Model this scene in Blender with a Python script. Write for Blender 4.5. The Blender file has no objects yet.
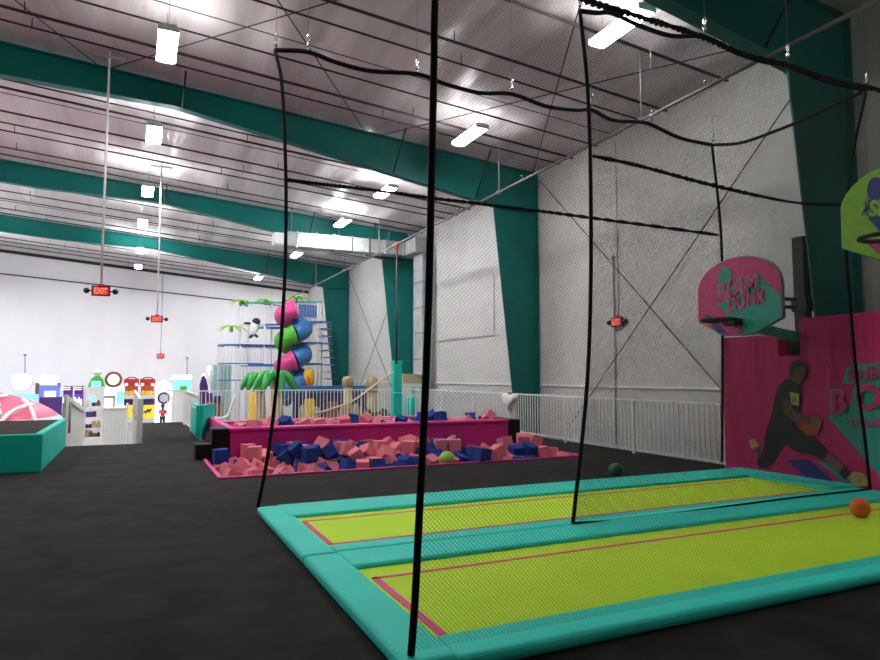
import bpy, bmesh, math, random
from mathutils import Vector, Matrix, Euler
random.seed(7)
D = bpy.data
C = bpy.context.scene.collection
PI = math.pi

# ------------------------------------------------------------------ camera
SC = bpy.context.scene
CAM_H, PITCH, YAW, FPX = 1.55, math.radians(4.05), math.radians(24.9), 656.0
cd = D.cameras.new('camera'); cam = D.objects.new('camera', cd); C.objects.link(cam)
cd.sensor_width = 36.0; cd.lens = FPX / 880.0 * 36.0; cd.clip_end = 200; cd.clip_start = 0.05
cam.location = (0, 0, CAM_H); cam.rotation_euler = (PI / 2 + PITCH, 0, -YAW)
SC.camera = cam
# ------------------------------------------------------------------ world, exposure
SC.view_settings.view_transform = 'Standard'; SC.view_settings.look = 'None'
SC.view_settings.gamma = 1.0; SC.view_settings.use_curve_mapping = False
SC.view_settings.exposure = 1.55
w = D.worlds.new('world'); SC.world = w; w.use_nodes = True
w.node_tree.nodes['Background'].inputs[0].default_value = (0.55, 0.58, 0.65, 1)
w.node_tree.nodes['Background'].inputs[1].default_value = 0.02
try:
    SC.cycles.max_bounces = 8; SC.cycles.diffuse_bounces = 5; SC.cycles.sample_clamp_indirect = 6.0
except Exception: pass
LAMP_NEAR, LAMP_FAR = 30.0, 56.0     # emission of the high-bay fixtures

# pixel of the photograph -> point of the place on a given plane
_f = Vector((math.sin(YAW) * math.cos(PITCH), math.cos(YAW) * math.cos(PITCH), math.sin(PITCH)))
_r = Vector((math.cos(YAW), -math.sin(YAW), 0)); _u = _r.cross(_f)
def at(x, y, X=None, Y=None, Z=None):
    d = _f + _r * ((x - 440) / FPX) + _u * ((330 - y) / FPX)
    if Z is not None: t = (Z - CAM_H) / d.z
    elif X is not None: t = X / d.x
    else: t = Y / d.y
    return Vector((0, 0, CAM_H)) + d * t

# ------------------------------------------------------------------ materials
MATS = {}
def pm(name, col, rough=0.5, metal=0.0, var=0.08, nscale=8.0, bump=0.0, bscale=40.0, emit=None, estr=0.0, stretch=None, spec=0.5, dist=0.01):
    m = D.materials.new(name); m.use_nodes = True; nt = m.node_tree; b = nt.nodes['Principled BSDF']
    b.inputs['Roughness'].default_value = rough; b.inputs['Metallic'].default_value = metal
    b.inputs['Specular IOR Level'].default_value = spec
    tc = nt.nodes.new('ShaderNodeTexCoord'); n = nt.nodes.new('ShaderNodeTexNoise'); n.inputs['Scale'].default_value = nscale
    n.inputs['Detail'].default_value = 4
    mp = nt.nodes.new('ShaderNodeMapping'); nt.links.new(tc.outputs['Object'], mp.inputs[0])
    if stretch: mp.inputs['Scale'].default_value = stretch
    nt.links.new(mp.outputs[0], n.inputs[0])
    r = nt.nodes.new('ShaderNodeValToRGB'); r.color_ramp.elements[0].position = .3; r.color_ramp.elements[1].position = .7
    r.color_ramp.elements[0].color = tuple(c * (1 - var) for c in col) + (1,)
    r.color_ramp.elements[1].color = tuple(min(1, c * (1 + var)) for c in col) + (1,)
    nt.links.new(n.outputs[0], r.inputs[0]); nt.links.new(r.outputs[0], b.inputs['Base Color'])
    if bump:
        n2 = nt.nodes.new('ShaderNodeTexNoise'); n2.inputs['Scale'].default_value = bscale; n2.inputs['Detail'].default_value = 3
        nt.links.new(mp.outputs[0], n2.inputs[0])
        bp = nt.nodes.new('ShaderNodeBump'); bp.inputs['Strength'].default_value = bump; bp.inputs['Distance'].default_value = dist
        nt.links.new(n2.outputs[0], bp.inputs['Height']); nt.links.new(bp.outputs[0], b.inputs['Normal'])
    if emit:
        b.inputs['Emission Color'].default_value = tuple(emit) + (1,); b.inputs['Emission Strength'].default_value = estr
    MATS[name] = m; return m
def glow(name, col, s):
    return pm(name, tuple(min(1, c) * .35 for c in col), .5, emit=col, estr=s)
M = dict(
 carpet=pm('black carpet', (.022, .0205, .0185), .95, var=.35, nscale=3, bump=.5, bscale=260, spec=.12),
 concrete=pm('grey concrete', (.30, .29, .28), .6, var=.12, nscale=1.5),
 steel=pm('teal painted steel', (.0, .15, .132), .5, var=.05, nscale=.7, spec=.3),
 wall=pm('white wall insulation', (.545, .54, .51), .5, var=.05, nscale=.7, bump=.6, bscale=1.2, stretch=(1, 1, .35), dist=.12, spec=.4),  # white insulation toned down: the dim light on the side wall is in the colour
 wall_lit=pm('white wall insulation lit copy', (.84, .83, .86), .5, var=.03, nscale=.7, bump=.5, bscale=1.2, stretch=(1, 1, .35), dist=.12, spec=.4),  # same insulation made paler: the strong light at the back is in the colour
 bar=pm('dark brown bar', (.022, .016, .016), .6),
 pole=pm('white painted pole', (.88, .88, .88), .5),
 galv=pm('galvanised sheet', (.42, .44, .44), .55, metal=.4, var=.15, nscale=2.5),
 grey=pm('grey pipe', (.30, .29, .28), .5, metal=.3),
 dgrey=pm('dull grey pipe', (.16, .155, .15), .6, metal=.1),
 rust=pm('red primer', (.35, .06, .04), .6),
 black=pm('black paint', (.012, .012, .013), .5),
 vinyl_black=pm('black vinyl padding', (.008, .008, .009), .6, bump=.2, bscale=4, spec=.12),
 net=pm('black nylon netting', (.020, .020, .019), .8, spec=.2),
 rope=pm('black webbing rope', (.008, .008, .008), .85, bump=.6, bscale=60, spec=.2),
 pad=pm('turquoise vinyl padding', (.035, .66, .54), .6, var=.04, nscale=2, bump=.45, bscale=5, dist=.02, spec=.15),
 teal_pad=pm('teal vinyl padding', (.008, .50, .39), .55, spec=.2, var=.06, nscale=2, bump=.5, bscale=4, dist=.03),
 bed=pm('lime trampoline fabric', (.52, .79, .04), .8, var=.05, nscale=2, bump=.25, bscale=300, spec=.2),
 magline=pm('magenta line', (.72, .06, .22), .7),
 pink=pm('magenta vinyl', (.54, .020, .215), .5, spec=.25, var=.06, nscale=1.5, bump=.4, bscale=3, dist=.03),
 foam_pink=pm('pink foam', (.72, .21, .26), .95, var=.10, nscale=2.5, bump=.5, bscale=60, spec=.1),
 foam_blue=pm('blue foam', (.022, .055, .27), .95, var=.12, nscale=2.5, bump=.5, bscale=60, spec=.1),
 white=pm('white powder coat', (.78, .78, .76), .45, var=.03),
 offwhite=pm('off white laminate', (.66, .65, .60), .5, var=.05),
 chrome=pm('steel hardware', (.7, .7, .7), .25, metal=1),
 rope_tan=pm('tan rope', (.60, .48, .33), .85, bump=.4, bscale=80),
 mural=pm('pink printed vinyl banner', (.64, .026, .165), .55, var=.07, nscale=1.2, bump=.8, bscale=1.1, stretch=(1, 2.2, .6), dist=.12, spec=.3),
 print_teal=pm('teal print', (.02, .33, .27), .5, var=.04),
 print_blue=pm('blue print', (.015, .03, .22), .5),
 print_black=pm('black print', (.008, .008, .008), .5),
 print_skin=pm('brown skin print', (.13, .055, .033), .5, var=.2, nscale=6),
 print_skin2=pm('light brown print', (.24, .11, .065), .5, var=.2, nscale=6),
 print_shoe=pm('yellow shoe print', (.60, .42, .15), .5, var=.3, nscale=14),
 print_ball=pm('orange print', (.45, .06, .03), .5),
 print_lime=pm('lime print', (.35, .48, .10), .5),
 board_pink=pm('pink backboard', (.62, .025, .17), .45),
 board_green=pm('lime backboard', (.26, .56, .015), .45),
 board_teal=pm('teal backboard print', (.012, .34, .26), .45),
 board_blue=pm('navy backboard print', (.012, .035, .24), .45),
 board_mag=pm('magenta backboard print', (.66, .03, .19), .45),
 orange=pm('orange rubber', (.85, .14, .012), .45, bump=.3, bscale=120),
 ballgreen=pm('green rubber', (.005, .14, .09), .4),
 balllime=pm('lime rubber', (.35, .60, .05), .5),
 exitred=glow('lit red sign face', (1.0, .02, .02), .14),
 exitletter=glow('lit red letters', (1.0, .20, .14), .55),
 infl_pink=pm('pink inflatable fabric', (.75, .07, .17), .45, var=.05, bump=.3, bscale=2, dist=.05),
 infl_blue=pm('pale blue inflatable fabric', (.45, .66, .68), .5),
 infl_white=pm('white print on inflatable', (.95, .88, .90), .5),
 blue=pm('blue plastic', (.03, .16, .48), .35), blue2=pm('blue slide plastic', (.04, .17, .42), .28),
 slidepink=pm('pink slide plastic', (.75, .07, .28), .28), slidegreen=pm('green slide plastic', (.10, .50, .04), .28),
 yellow=pm('yellow plastic', (.85, .52, .02), .35), leaf=pm('green inflated leaf', (.015, .30, .05), .4),
 lime=pm('lime palm leaf', (.35, .70, .06), .5), trunk=pm('tan trunk', (.50, .38, .22), .8, bump=.5, bscale=12),
 turq=pm('turquoise trim', (.08, .42, .40), .4), slat=pm('pale grey slats', (.60, .62, .64), .5),
 mint=pm('pale mint panel', (.35, .62, .56), .5), purple=pm('purple plastic', (.07, .025, .20), .4),
 red=pm('red plastic', (.55, .03, .03), .4), brown=pm('brown wood', (.20, .09, .04), .6),
 tan=pm('straw coloured weave', (.42, .35, .20), .9, bump=.8, bscale=20), hedge=pm('dark green foliage', (.05, .10, .03), .9, bump=.8, bscale=20),
 cream=pm('cream plastic', (.78, .76, .68), .4), skin=pm('child skin', (.55, .30, .20), .5), hair=pm('brown hair', (.05, .025, .015), .6),
 shirt=pm('hot pink shirt', (.80, .04, .20), .7), navy=pm('navy trousers', (.03, .04, .12), .8),
 screen_blue=glow('lit blue screen', (.12, .18, 1.0), .40), screen_violet=glow('lit violet screen', (.22, .06, .70), .22),
 screen_white=glow('lit white panel', (1, .97, 1), .55), screen_cyan=glow('lit cyan screen', (.25, .80, .90), .38),
 lamp_yellow=glow('lit yellow panel', (1.0, .78, .03), .25), lamp_warm=glow('lit claw machine interior', (.7, .12, .04), .12),
 ltpurple=glow('lit violet strip', (.7, .4, 1.0), 1.5),
 led_near=glow('lit lamp panel', (1.0, .97, .95), LAMP_NEAR), led_far=glow('lit lamp panel bright', (.97, .97, 1.0), LAMP_FAR),
 lens=pm('clear lamp lens', (.55, .6, .6), .2),
)
# white vinyl-faced ceiling blanket with lengthwise seams and creases
def ceiling_mat():
    m = D.materials.new('ceiling insulation blanket'); m.use_nodes = True; nt = m.node_tree; b = nt.nodes['Principled BSDF']
    L = nt.links.new; N = nt.nodes.new
    tc = N('ShaderNodeTexCoord'); mp = N('ShaderNodeMapping'); mp.inputs['Scale'].default_value = (1.0, .22, 1); L(tc.outputs['Object'], mp.inputs[0])
    n = N('ShaderNodeTexNoise'); n.inputs['Scale'].default_value = 2.6; n.inputs['Detail'].default_value = 5; L(mp.outputs[0], n.inputs[0])
    wv = N('ShaderNodeTexWave'); wv.wave_type = 'BANDS'; wv.bands_direction = 'X'; wv.inputs['Scale'].default_value = .26; wv.inputs['Distortion'].default_value = .8
    wv.inputs['Detail'].default_value = 1
    L(tc.outputs['Object'], wv.inputs[0])
    r = N('ShaderNodeValToRGB'); r.color_ramp.elements[0].position = 0; r.color_ramp.elements[1].position = .12
    r.color_ramp.elements[0].color = (.5, .5, .5, 1); r.color_ramp.elements[1].color = (1, 1, 1, 1)
    L(wv.outputs['Fac'], r.inputs[0])
    mx = N('ShaderNodeMixRGB'); mx.blend_type = 'MULTIPLY'; mx.inputs[0].default_value = .22; mx.inputs[1].default_value = (.60, .57, .575, 1); L(r.outputs[0], mx.inputs[2])
    L(mx.outputs[0], b.inputs['Base Color']); b.inputs['Roughness'].default_value = .38
    ad = N('ShaderNodeMath'); ad.operation = 'ADD'; L(n.outputs[0], ad.inputs[0]); L(wv.outputs['Fac'], ad.inputs[1])
    bp = N('ShaderNodeBump'); bp.inputs['Strength'].default_value = .7; bp.inputs['Distance'].default_value = .12; L(ad.outputs[0], bp.inputs['Height']); L(bp.outputs[0], b.inputs['Normal'])
    return m
M['ceiling'] = ceiling_mat()

# ------------------------------------------------------------------ builders
WORLD = {}     # object name -> world origin
class MB:
    """collects shapes in world coordinates and links them as one mesh object"""
    def __init__(s): s.bm = bmesh.new(); s.mi = 0
    def _new(s, vs):
        for v in vs:
            for f in v.link_faces: f.material_index = s.mi
    def box(s, a, b, bev=0.0, seg=2):
        a, b = Vector(a), Vector(b); c = (a + b) / 2; d = b - a
        t = bmesh.new(); bmesh.ops.create_cube(t, size=1, matrix=Matrix.Translation(c) @ Matrix.Diagonal((abs(d.x), abs(d.y), abs(d.z), 1)))
        if bev: bmesh.ops.bevel(t, geom=t.edges[:], offset=bev, segments=seg, affect='EDGES', profile=.5)
        s.join(t); return s
    def rbox(s, c, size, rot, bev=0.0):
        t = bmesh.new(); bmesh.ops.create_cube(t, size=1, matrix=Matrix.Diagonal((*size, 1)))
        if bev: bmesh.ops.bevel(t, geom=t.edges[:], offset=bev, segments=2, affect='EDGES', profile=.5)
        bmesh.ops.transform(t, matrix=Matrix.Translation(c) @ rot.to_matrix().to_4x4(), verts=t.verts); s.join(t); return s
    def join(s, t):
        base = len(s.bm.verts); mp = {}
        for v in t.verts: mp[v] = s.bm.verts.new(v.co)
        for f in t.faces:
            try: g = s.bm.faces.new([mp[v] for v in f.verts]); g.material_index = s.mi; g.smooth = f.smooth
            except ValueError: pass
        t.free()
    def tube(s, pts, r, n=8, smooth=True, caps=True):
        pts = [Vector(p) for p in pts]; rings = []
        rr = r if isinstance(r, (list, tuple)) else [r] * len(pts)
        ref = None
        for i, p in enumerate(pts):
            d = (pts[min(i + 1, len(pts) - 1)] - pts[max(i - 1, 0)]).normalized()
            if ref is None: ref = Vector((0, 0, 1)) if abs(d.z) < .9 else Vector((1, 0, 0))
            a = (ref - d * ref.dot(d))
            if a.length < 1e-4: a = d.orthogonal()
            a.normalize(); b = d.cross(a); ref = a
            rings.append([s.bm.verts.new(p + (a * math.cos(2 * PI * k / n) + b * math.sin(2 * PI * k / n)) * rr[i]) for k in range(n)])
        for i in range(len(rings) - 1):
            for k in range(n):
                f = s.bm.faces.new((rings[i][k], rings[i][(k + 1) % n], rings[i + 1][(k + 1) % n], rings[i + 1][k])); f.smooth = smooth; f.material_index = s.mi
        if caps:
            for ring in (rings[0][::-1], rings[-1]):
                f = s.bm.faces.new(ring); f.material_index = s.mi
        return s
    def bar(s, a, b, w, h):
        """rectangular bar between two points"""
        a, b = Vector(a), Vector(b); d = b - a; L = d.length; d.normalize()
        up = Vector((0, 0, 1)) if abs(d.z) < .95 else Vector((0, 1, 0))
        x = d.cross(up).normalized(); z = x.cross(d)
        m = Matrix((x, d, z)).transposed().to_4x4(); m.translation = (a + b) / 2
        t = bmesh.new(); bmesh.ops.create_cube(t, size=1, matrix=Matrix.Diagonal((w, L, h, 1))); bmesh.ops.transform(t, matrix=m, verts=t.verts); s.join(t); return s
    def prism(s, pts, off):
        """polygon pushed out by vector off"""
        pts = [Vector(p) for p in pts]; off = Vector(off)
        a = [s.bm.verts.new(p) for p in pts]; b = [s.bm.verts.new(p + off) for p in pts]; n = len(pts)
        fs = [s.bm.faces.new(a[::-1]), s.bm.faces.new(b)]
        for i in range(n): fs.append(s.bm.faces.new((a[i], a[(i + 1) % n], b[(i + 1) % n], b[i])))
        for f in fs: f.material_index = s.mi
        return s
    def ell(s, c, r, seg=20, rings=12, rot=None):
        t = bmesh.new(); bmesh.ops.create_uvsphere(t, u_segments=seg, v_segments=rings, radius=1)
        m = Matrix.Translation(c) @ (rot.to_matrix().to_4x4() if rot else Matrix.Identity(4)) @ Matrix.Diagonal((*r, 1))
        bmesh.ops.transform(t, matrix=m, verts=t.verts)
        for f in t.faces: f.smooth = True
        s.join(t); return s
    def lathe(s, c, prof, n=24, axis='Z'):
        c = Vector(c); rings = []
        for (r, h) in prof:
            ring = []
            for k in range(n):
                ca, sa = math.cos(2 * PI * k / n) * max(r, 1e-4), math.sin(2 * PI * k / n) * max(r, 1e-4)
                p = {'Z': (ca, sa, h), 'X': (h, ca, sa), 'Y': (sa, h, ca)}[axis]
                ring.append(s.bm.verts.new(c + Vector(p)))
            rings.append(ring)
        for i in range(len(rings) - 1):
            for k in range(n):
                f = s.bm.faces.new((rings[i][k], rings[i][(k + 1) % n], rings[i + 1][(k + 1) % n], rings[i + 1][k])); f.smooth = True; f.material_index = s.mi
        f = s.bm.faces.new(rings[0][::-1]); f.material_index = s.mi; f = s.bm.faces.new(rings[-1]); f.material_index = s.mi
        return s
    def build(s, name, mats, parent=None, origin=None):
        if not isinstance(mats, (list, tuple)): mats = [mats]
        bmesh.ops.recalc_face_normals(s.bm, faces=s.bm.faces[:])
        if parent is not None: o0 = WORLD[parent.name]
        elif origin is not None: o0 = Vector(origin)
        else:
            xs = [v.co for v in s.bm.verts]
            o0 = Vector(((min(v.x for v in xs) + max(v.x for v in xs)) / 2, (min(v.y for v in xs) + max(v.y for v in xs)) / 2, min(v.z for v in xs)))
        for v in s.bm.verts: v.co -= o0
        me = D.meshes.new(name); s.bm.to_mesh(me); s.bm.free()
        for m in mats: me.materials.append(m)
        o = D.objects.new(name, me); C.objects.link(o)
        if parent is not None: o.parent = parent
        else: o.location = o0
        WORLD[o.name] = o0.copy(); return o
def tag(o, label=None, cat=None, group=None, kind=None):
    if label: o['label'] = label
    if cat: o['category'] = cat
    if group: o['group'] = group
    if kind: o['kind'] = kind
    return o
def thing(name, loc, label, cat, group=None):
    o = D.objects.new(name, None); C.objects.link(o); o.location = loc; o.empty_display_size = .1
    WORLD[o.name] = Vector(loc); return tag(o, label, cat, group)
def struct(name, mb, mats):
    return tag(mb.build(name, mats), kind='structure')
def copy_tree(o, loc=None, parent=None):
    c = o.copy(); C.objects.link(c); c.parent = parent
    if loc is not None: c.location = loc; WORLD[c.name] = Vector(loc)
    for ch in [x for x in C.objects if x.parent == o]: copy_tree(ch, None, c)
    return c
def text(name, s, mat, parent, org, ud, vd, width, height, thick=.004, bold=.02, shear=0.0):
    """lettering laid on a plane: lower left corner org, unit directions ud (reading) and vd (up)"""
    cu = D.curves.new(name, 'FONT'); cu.body = s; cu.offset = bold; cu.shear = shear; cu.extrude = 0.0; cu.resolution_u = 3
    to = D.objects.new(name + '_curve', cu); C.objects.link(to)
    me = D.meshes.new_from_object(to.evaluated_get(bpy.context.evaluated_depsgraph_get()))
    D.objects.remove(to); D.curves.remove(cu)
    b = bmesh.new(); b.from_mesh(me); D.meshes.remove(me)
    x0 = min(v.co.x for v in b.verts); x1 = max(v.co.x for v in b.verts); y0 = min(v.co.y for v in b.verts); y1 = max(v.co.y for v in b.verts)
    r = bmesh.ops.extrude_face_region(b, geom=b.faces[:])
    for e in r['geom']:
        if isinstance(e, bmesh.types.BMVert): e.co.z = 1
    org, ud, vd = Vector(org), Vector(ud).normalized(), Vector(vd).normalized(); n = ud.cross(vd)
    for fc in b.faces: fc.smooth = False
    for v in b.verts: v.co = org + ud * ((v.co.x - x0) / (x1 - x0) * width) + vd * ((v.co.y - y0) / (y1 - y0) * height) + n * (v.co.z * thick)
    mb = MB(); mb.join(b); return mb.build(name, mat, parent)

# ------------------------------------------------------------------ setting
WX, YB, LOW = 10.35, 43.2, -1.2                    # side wall, back wall, arcade floor level
def roof_z(x): return 7.42 + (10.4 - x) * .081 if x > -8 else 7.42 + 18.4 * .081 - (-8 - x) * .081
# raised deck with the foam pit cut out of it and the stairwell notch
f = MB()
for a, b in (((-14, -8, LOW), (9.45, 10.5, 0)), ((-14, 10.5, LOW), (1.2, 16.85, 0)), ((7.86, 10.5, LOW), (9.45, 22.75, 0)),
             ((1.2, 13.1, LOW), (7.86, 22.75, 0)), ((.2, 16.85, LOW), (1.2, 24.2, 0)), ((1.2, 22.75, LOW), (1.5, 24.2, 0)), ((1.2, 10.5, LOW), (7.86, 13.1, -.42))):
    f.box(a, b)
struct('floor', f, M['carpet'])
f = MB(); f.box((-26, -8, LOW - .1), (WX, YB, LOW)); struct('floor_lower', f, M['concrete'])
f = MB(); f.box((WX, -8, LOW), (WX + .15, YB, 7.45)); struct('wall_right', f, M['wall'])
f = MB(); f.prism([(-26, YB, LOW), (WX, YB, LOW), (WX, YB, roof_z(WX)), (-8, YB, roof_z(-8)), (-26, YB, roof_z(-26))], (0, .15, 0)); struct('wall_back', f, M['wall_lit'])
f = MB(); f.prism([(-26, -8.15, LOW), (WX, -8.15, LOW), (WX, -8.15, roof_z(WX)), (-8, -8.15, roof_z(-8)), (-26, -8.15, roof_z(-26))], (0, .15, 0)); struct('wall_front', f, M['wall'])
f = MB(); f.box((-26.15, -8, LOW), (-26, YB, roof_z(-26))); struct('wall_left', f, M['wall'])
f = MB()
f.prism([(WX + .1, -8, roof_z(WX + .1)), (-8, -8, roof_z(-8)), (-26.1, -8, roof_z(-26.1)), (-26.1, -8, roof_z(-26.1) + .12), (-8, -8, roof_z(-8) + .12), (WX + .1, -8, roof_z(WX + .1) + .12)], (0, YB + 8, 0))
struct('ceiling', f, M['ceiling'])
# liner line along the side wall, line and rafter channel on the back wall
f = MB(); f.box((WX - .04, -8, 1.29), (WX, YB, 1.33)); struct('trim_1', f, M['white'])
f = MB(); f.bar((-8, YB - .08, roof_z(-8) - .28), (WX, YB - .08, roof_z(WX) - .28), .14, .16); struct('trim_2', f, M['bar'])
f = MB(); f.bar((-12, YB - .05, 7.62), (WX, YB - .05, 6.05), .05, .06); struct('trim_3', f, M['bar'])

# ------------------------------------------------------------------ portal frames
WH = ['nearest, at the upper right above the mural', 'second from the front, behind the trampoline nets', 'third from the front, its post behind the teal pad post', 'fourth and farthest, beside the play structure']
def ibeam(mb, top, bot, y, fl=.24, wt=.02, ft=.03):
    """top/bot: matching lists of (x, z)"""
    n = len(top)
    for i in range(n - 1):
        a, b, c, d = top[i], top[i + 1], bot[i + 1], bot[i]
        mb.prism([(p[0], y - wt / 2, p[1]) for p in (a, b, c, d)], (0, wt, 0))
        for p, q in ((a, b), (d, c)):
            mb.bar((p[0], y, p[1]), (q[0], y, q[1]), fl, ft)
FY = (6.6, 15.7, 24.8, 34.0)
for i, y in enumerate(FY):
    t = thing('steel_frame', (9.9, y, LOW), 'teal painted tapered steel frame, ' + WH[i], 'steel frame', 'teal portal frames carrying the roof')
    m = MB()
    xs = [10.28, 9.0, .6, -3, -8]; bz = [6.25, 6.28, 7.66, 7.74, 8.1]
    ibeam(m, [(x, roof_z(x) - .07) for x in xs], list(zip(xs, bz)), y); m.build('rafter', M['steel'], t)
    m = MB(); xs = [-8, -12, -26]; ibeam(m, [(x, roof_z(x) - .07) for x in xs], list(zip(xs, [8.1, 7.9, 5.9])), y); m.build('rafter', M['steel'], t)
    m = MB()
    zs = [roof_z(10.3) - .1, 6.25, LOW]
    m.prism([(10.3, y - .01, 6.25), (9.05, y - .01, 6.25), (9.88, y - .01, LOW), (10.3, y - .01, LOW)], (0, .02, 0))
    m.box((10.285, y - .125, LOW), (10.315, y + .125, zs[0]))
    m.bar((9.88, y, LOW), (9.05, y, 6.24), .25, .03)
    m.build('column', M['steel'], t)
    m = MB(); m.box((9.02, y - .13, 6.24), (10.3, y + .13, 6.29)); m.build('knee_plate', M['steel'], t)
    for x in (8.3, 5.9, .8):
        m = MB(); zb = 7.66 - (x - .6) * .1643
        m.tube([(x, y - .12, zb), (x, y - 1.0, roof_z(x) - .1)], .022, 6); m.build('flange_brace', M['bar'], t)

# ------------------------------------------------------------------ bars under the ceiling
BAYS = [('front bay above the nets', (8.8, 10.4, 11.05, 12.0, 12.75, 13.75, 14.3)), ('second bay behind the second teal frame', (17.3, 17.85, 18.2, 19.54, 20.47, 21.16, 22.8, 23.6)),
        ('third bay between the two far teal frames', (26.4, 27.0, 28.57, 29.9, 30.28, 31.8, 32.8)), ('last bay before the back wall', (35.8, 37.2, 39.06, 40.19, 41.53))]
THICK = {8.8: .030, 10.4: .030, 13.75: .032, 17.85: .032, 19.54: .028, 12.0: .010, 18.2: .010, 30.28: .012}
for nm, ys in BAYS:
    for y in ys:
        r = THICK.get(y, .022); g = tag
        m = MB(); m.tube([(-8, y, roof_z(-8) - .2), (10.2, y, roof_z(10.2) - .2)], r, 6)
        if r > .02:
            b = MB()
        o = m.build('ceiling_bar', M['bar'])
        tag(o, ('thin dark rod' if r < .015 else 'dark brown bar') + ' under the ceiling, ' + nm, 'ceiling bar', ('thin rods' if r < .015 else 'dark bars') + ' under the ceiling, ' + nm)
        if r > .02:
            for x in ([-1.3, 5.8] if y < 16 else [-4.0, 3.0]):
                x += random.uniform(-.8, .8)
                h = MB(); h.tube([(x, y, roof_z(x) - .24), (x, y, roof_z(x) + .0)], .010, 5); h.build('hanger', M['bar'], o)

# bracing rods of roof and wall
def rod(a, b, label, cat='brace rod', r=.012, name='brace_rod', mat='bar'):
    m = MB(); m.tube([a, b], r, 6); return tag(m.build(name, M[mat]), label, cat)
def rz(x, y, o=.12): return (x, y, roof_z(x) - o)
rod(rz(-.7, 15.5), rz(5.5, 6.8), 'thin roof brace rod rising right from the lamp row toward the frame top', r=.012)
rod(rz(-.8, 6.8), rz(5.1, 15.5), 'thin roof brace rod crossing down to the second teal frame by its short brace')
rod(rz(5.5, 15.5), rz(10.2, 6.8), 'thin roof brace rod passing behind the top of the middle net rope')
rod(rz(5.6, 6.8), rz(10.1, 15.5), 'thin roof brace rod ending at the top corner of the second teal post')
rod(rz(-.9, 15.5), rz(-6.5, 6.8), 'thin roof brace rod at the upper left corner')
bx = WX - .08
rod((bx, 15.4, 7.1), (bx, 6.9, -.9), 'wall brace cable falling from the second teal post toward the pink mural')
rod((bx, 6.9, 7.0), (bx, 15.4, -.9), 'wall brace cable rising behind the pink backboard to the nearest teal post')
rod((bx, 33.8, 7.0), (bx, 25.0, -.9), 'far wall brace cable falling toward the padded teal post')
rod((bx, 25.0, 7.0), (bx, 33.8, -.9), 'far wall brace cable rising from behind the straw drums')

# long pipe under the eave with hangers
t = thing('sprinkler_pipe', (8.3, 20, 6.25), 'long grey pipe hanging under the eave along the right wall', 'pipe')
pz = lambda y: 6.25
m = MB(); m.tube([(8.3, 4.0, 6.25), (8.3, 42.5, 6.22)], .030, 10); m.build('pipe', M['dgrey'], t)
for y in (9.1, 14.3, 18.8, 23.4, 28.0, 33.0):
    m = MB(); m.tube([(8.3, y, 6.25), (8.3, y, roof_z(8.3))], .018, 6); m.lathe((8.3, y, 6.25), [(.06, -.03), (.06, .03)], 10, 'Y'); m.build('hanger', M['grey'], t)
for y in (7.6, 10.5, 13.2, 16.6, 20.4):
    m = MB(); m.lathe((8.3, y, 6.29), [(.02, 0), (.02, .05), (.035, .06), (.035, .07), (.01, .09)], 8); m.build('sprinkler_head', M['chrome'], t)
t = thing('pipe_riser', (8.3, 21.5, LOW), 'dark red upright pipe with orange fitting under the eave pipe', 'pipe')
m = MB(); m.tube([(8.3, 21.5, 2.0), (8.3, 21.5, 6.15)], .035, 8); m.build('pipe', M['bar'], t)
m = MB(); m.lathe((8.3, 21.5, 6.02), [(.04, 0), (.06, .03), (.06, .16), (.08, .2)], 12); m.tube([(8.3, 21.25, 6.24), (8.3, 21.75, 6.24)], .055, 10); m.build('fitting', M['rust'], t)

# ------------------------------------------------------------------ high-bay lamps
def lamp(x, y, z, far, label, group=None):
    t = thing('ceiling_lamp', (x, y, z), label, 'ceiling lamp', group)
    m = MB(); m.box((x - .125, y - .63, z + .025), (x + .125, y + .63, z + .07), .01)
    for dy in (-.62, .60): m.box((x - .17, y + dy, z - .05), (x + .17, y + dy + .02, z + .05))
    m.build('housing', M['white'], t)
    m = MB(); m.prism([(x - .16, y - .60, z + .02), (x - .16, y - .60, z - .03), (x - .10, y - .60, z - .06), (x + .10, y - .60, z - .06), (x + .16, y - .60, z - .03), (x + .16, y - .60, z + .02), (x + .065, y - .60, z + .03), (x - .065, y - .60, z + .03)], (0, 1.2, 0))
    m.build('lit_panel', M['led_far' if far else 'led_near'], t)
    m = MB()
    for dy in (-.45, .45): m.tube([(x, y + dy, z + .05), (x, y + dy, roof_z(x) - .02)], .006, 5)
    m.build('cable', M['grey'], t)
LA = [(.35, 7.4, 'left lamp row, over the front trampoline pads'), (.35, 12.2, 'left lamp row, first, in front of the second teal frame'), (.25, 16.9, 'left lamp row, second, just behind the second teal frame'), (.2, 22.3, 'left lamp row, third, before the third teal frame'),
      (.1, 27.0, 'left lamp row, fourth'), (.05, 33.1, 'left lamp row, fifth, before the fourth frame'), (.0, 38.0, 'left lamp row, sixth and farthest')]
LB = [(6.97, 1.2, 'right lamp row, over the near trampoline'), (6.97, 8.07, 'right lamp row, first, at the top by the middle net'), (6.97, 13.35, 'right lamp row, second, behind the thick near net rope'), (6.8, 18.6, 'right lamp row, third, below the second frame'),
      (6.77, 23.07, 'right lamp row, fourth, above the silver duct'), (6.65, 30.1, 'right lamp row, fifth, below the silver duct'), (6.5, 39.5, 'right lamp row, last, above the play structure')]
for x, y, l in LA: lamp(x, y, 7.4, y > 14, 'lit white ceiling lamp, ' + l, 'high-bay lamps of the left row')
for x, y, l in LB: lamp(x, y, 7.2 if y < 38 else 7.4, y > 14, 'lit white ceiling lamp, ' + l, 'high-bay lamps of the right row')
for x in (-6.6, -13.2, -19.8):
    for y in (12.2, 19.5, 27.0, 33.1, 38.5):
        lamp(x, y, 6.9 if x > -15 else 6.2, y > 14, 'lit white ceiling lamp over the left side of the hall', 'high-bay lamps over the left side')

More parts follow.
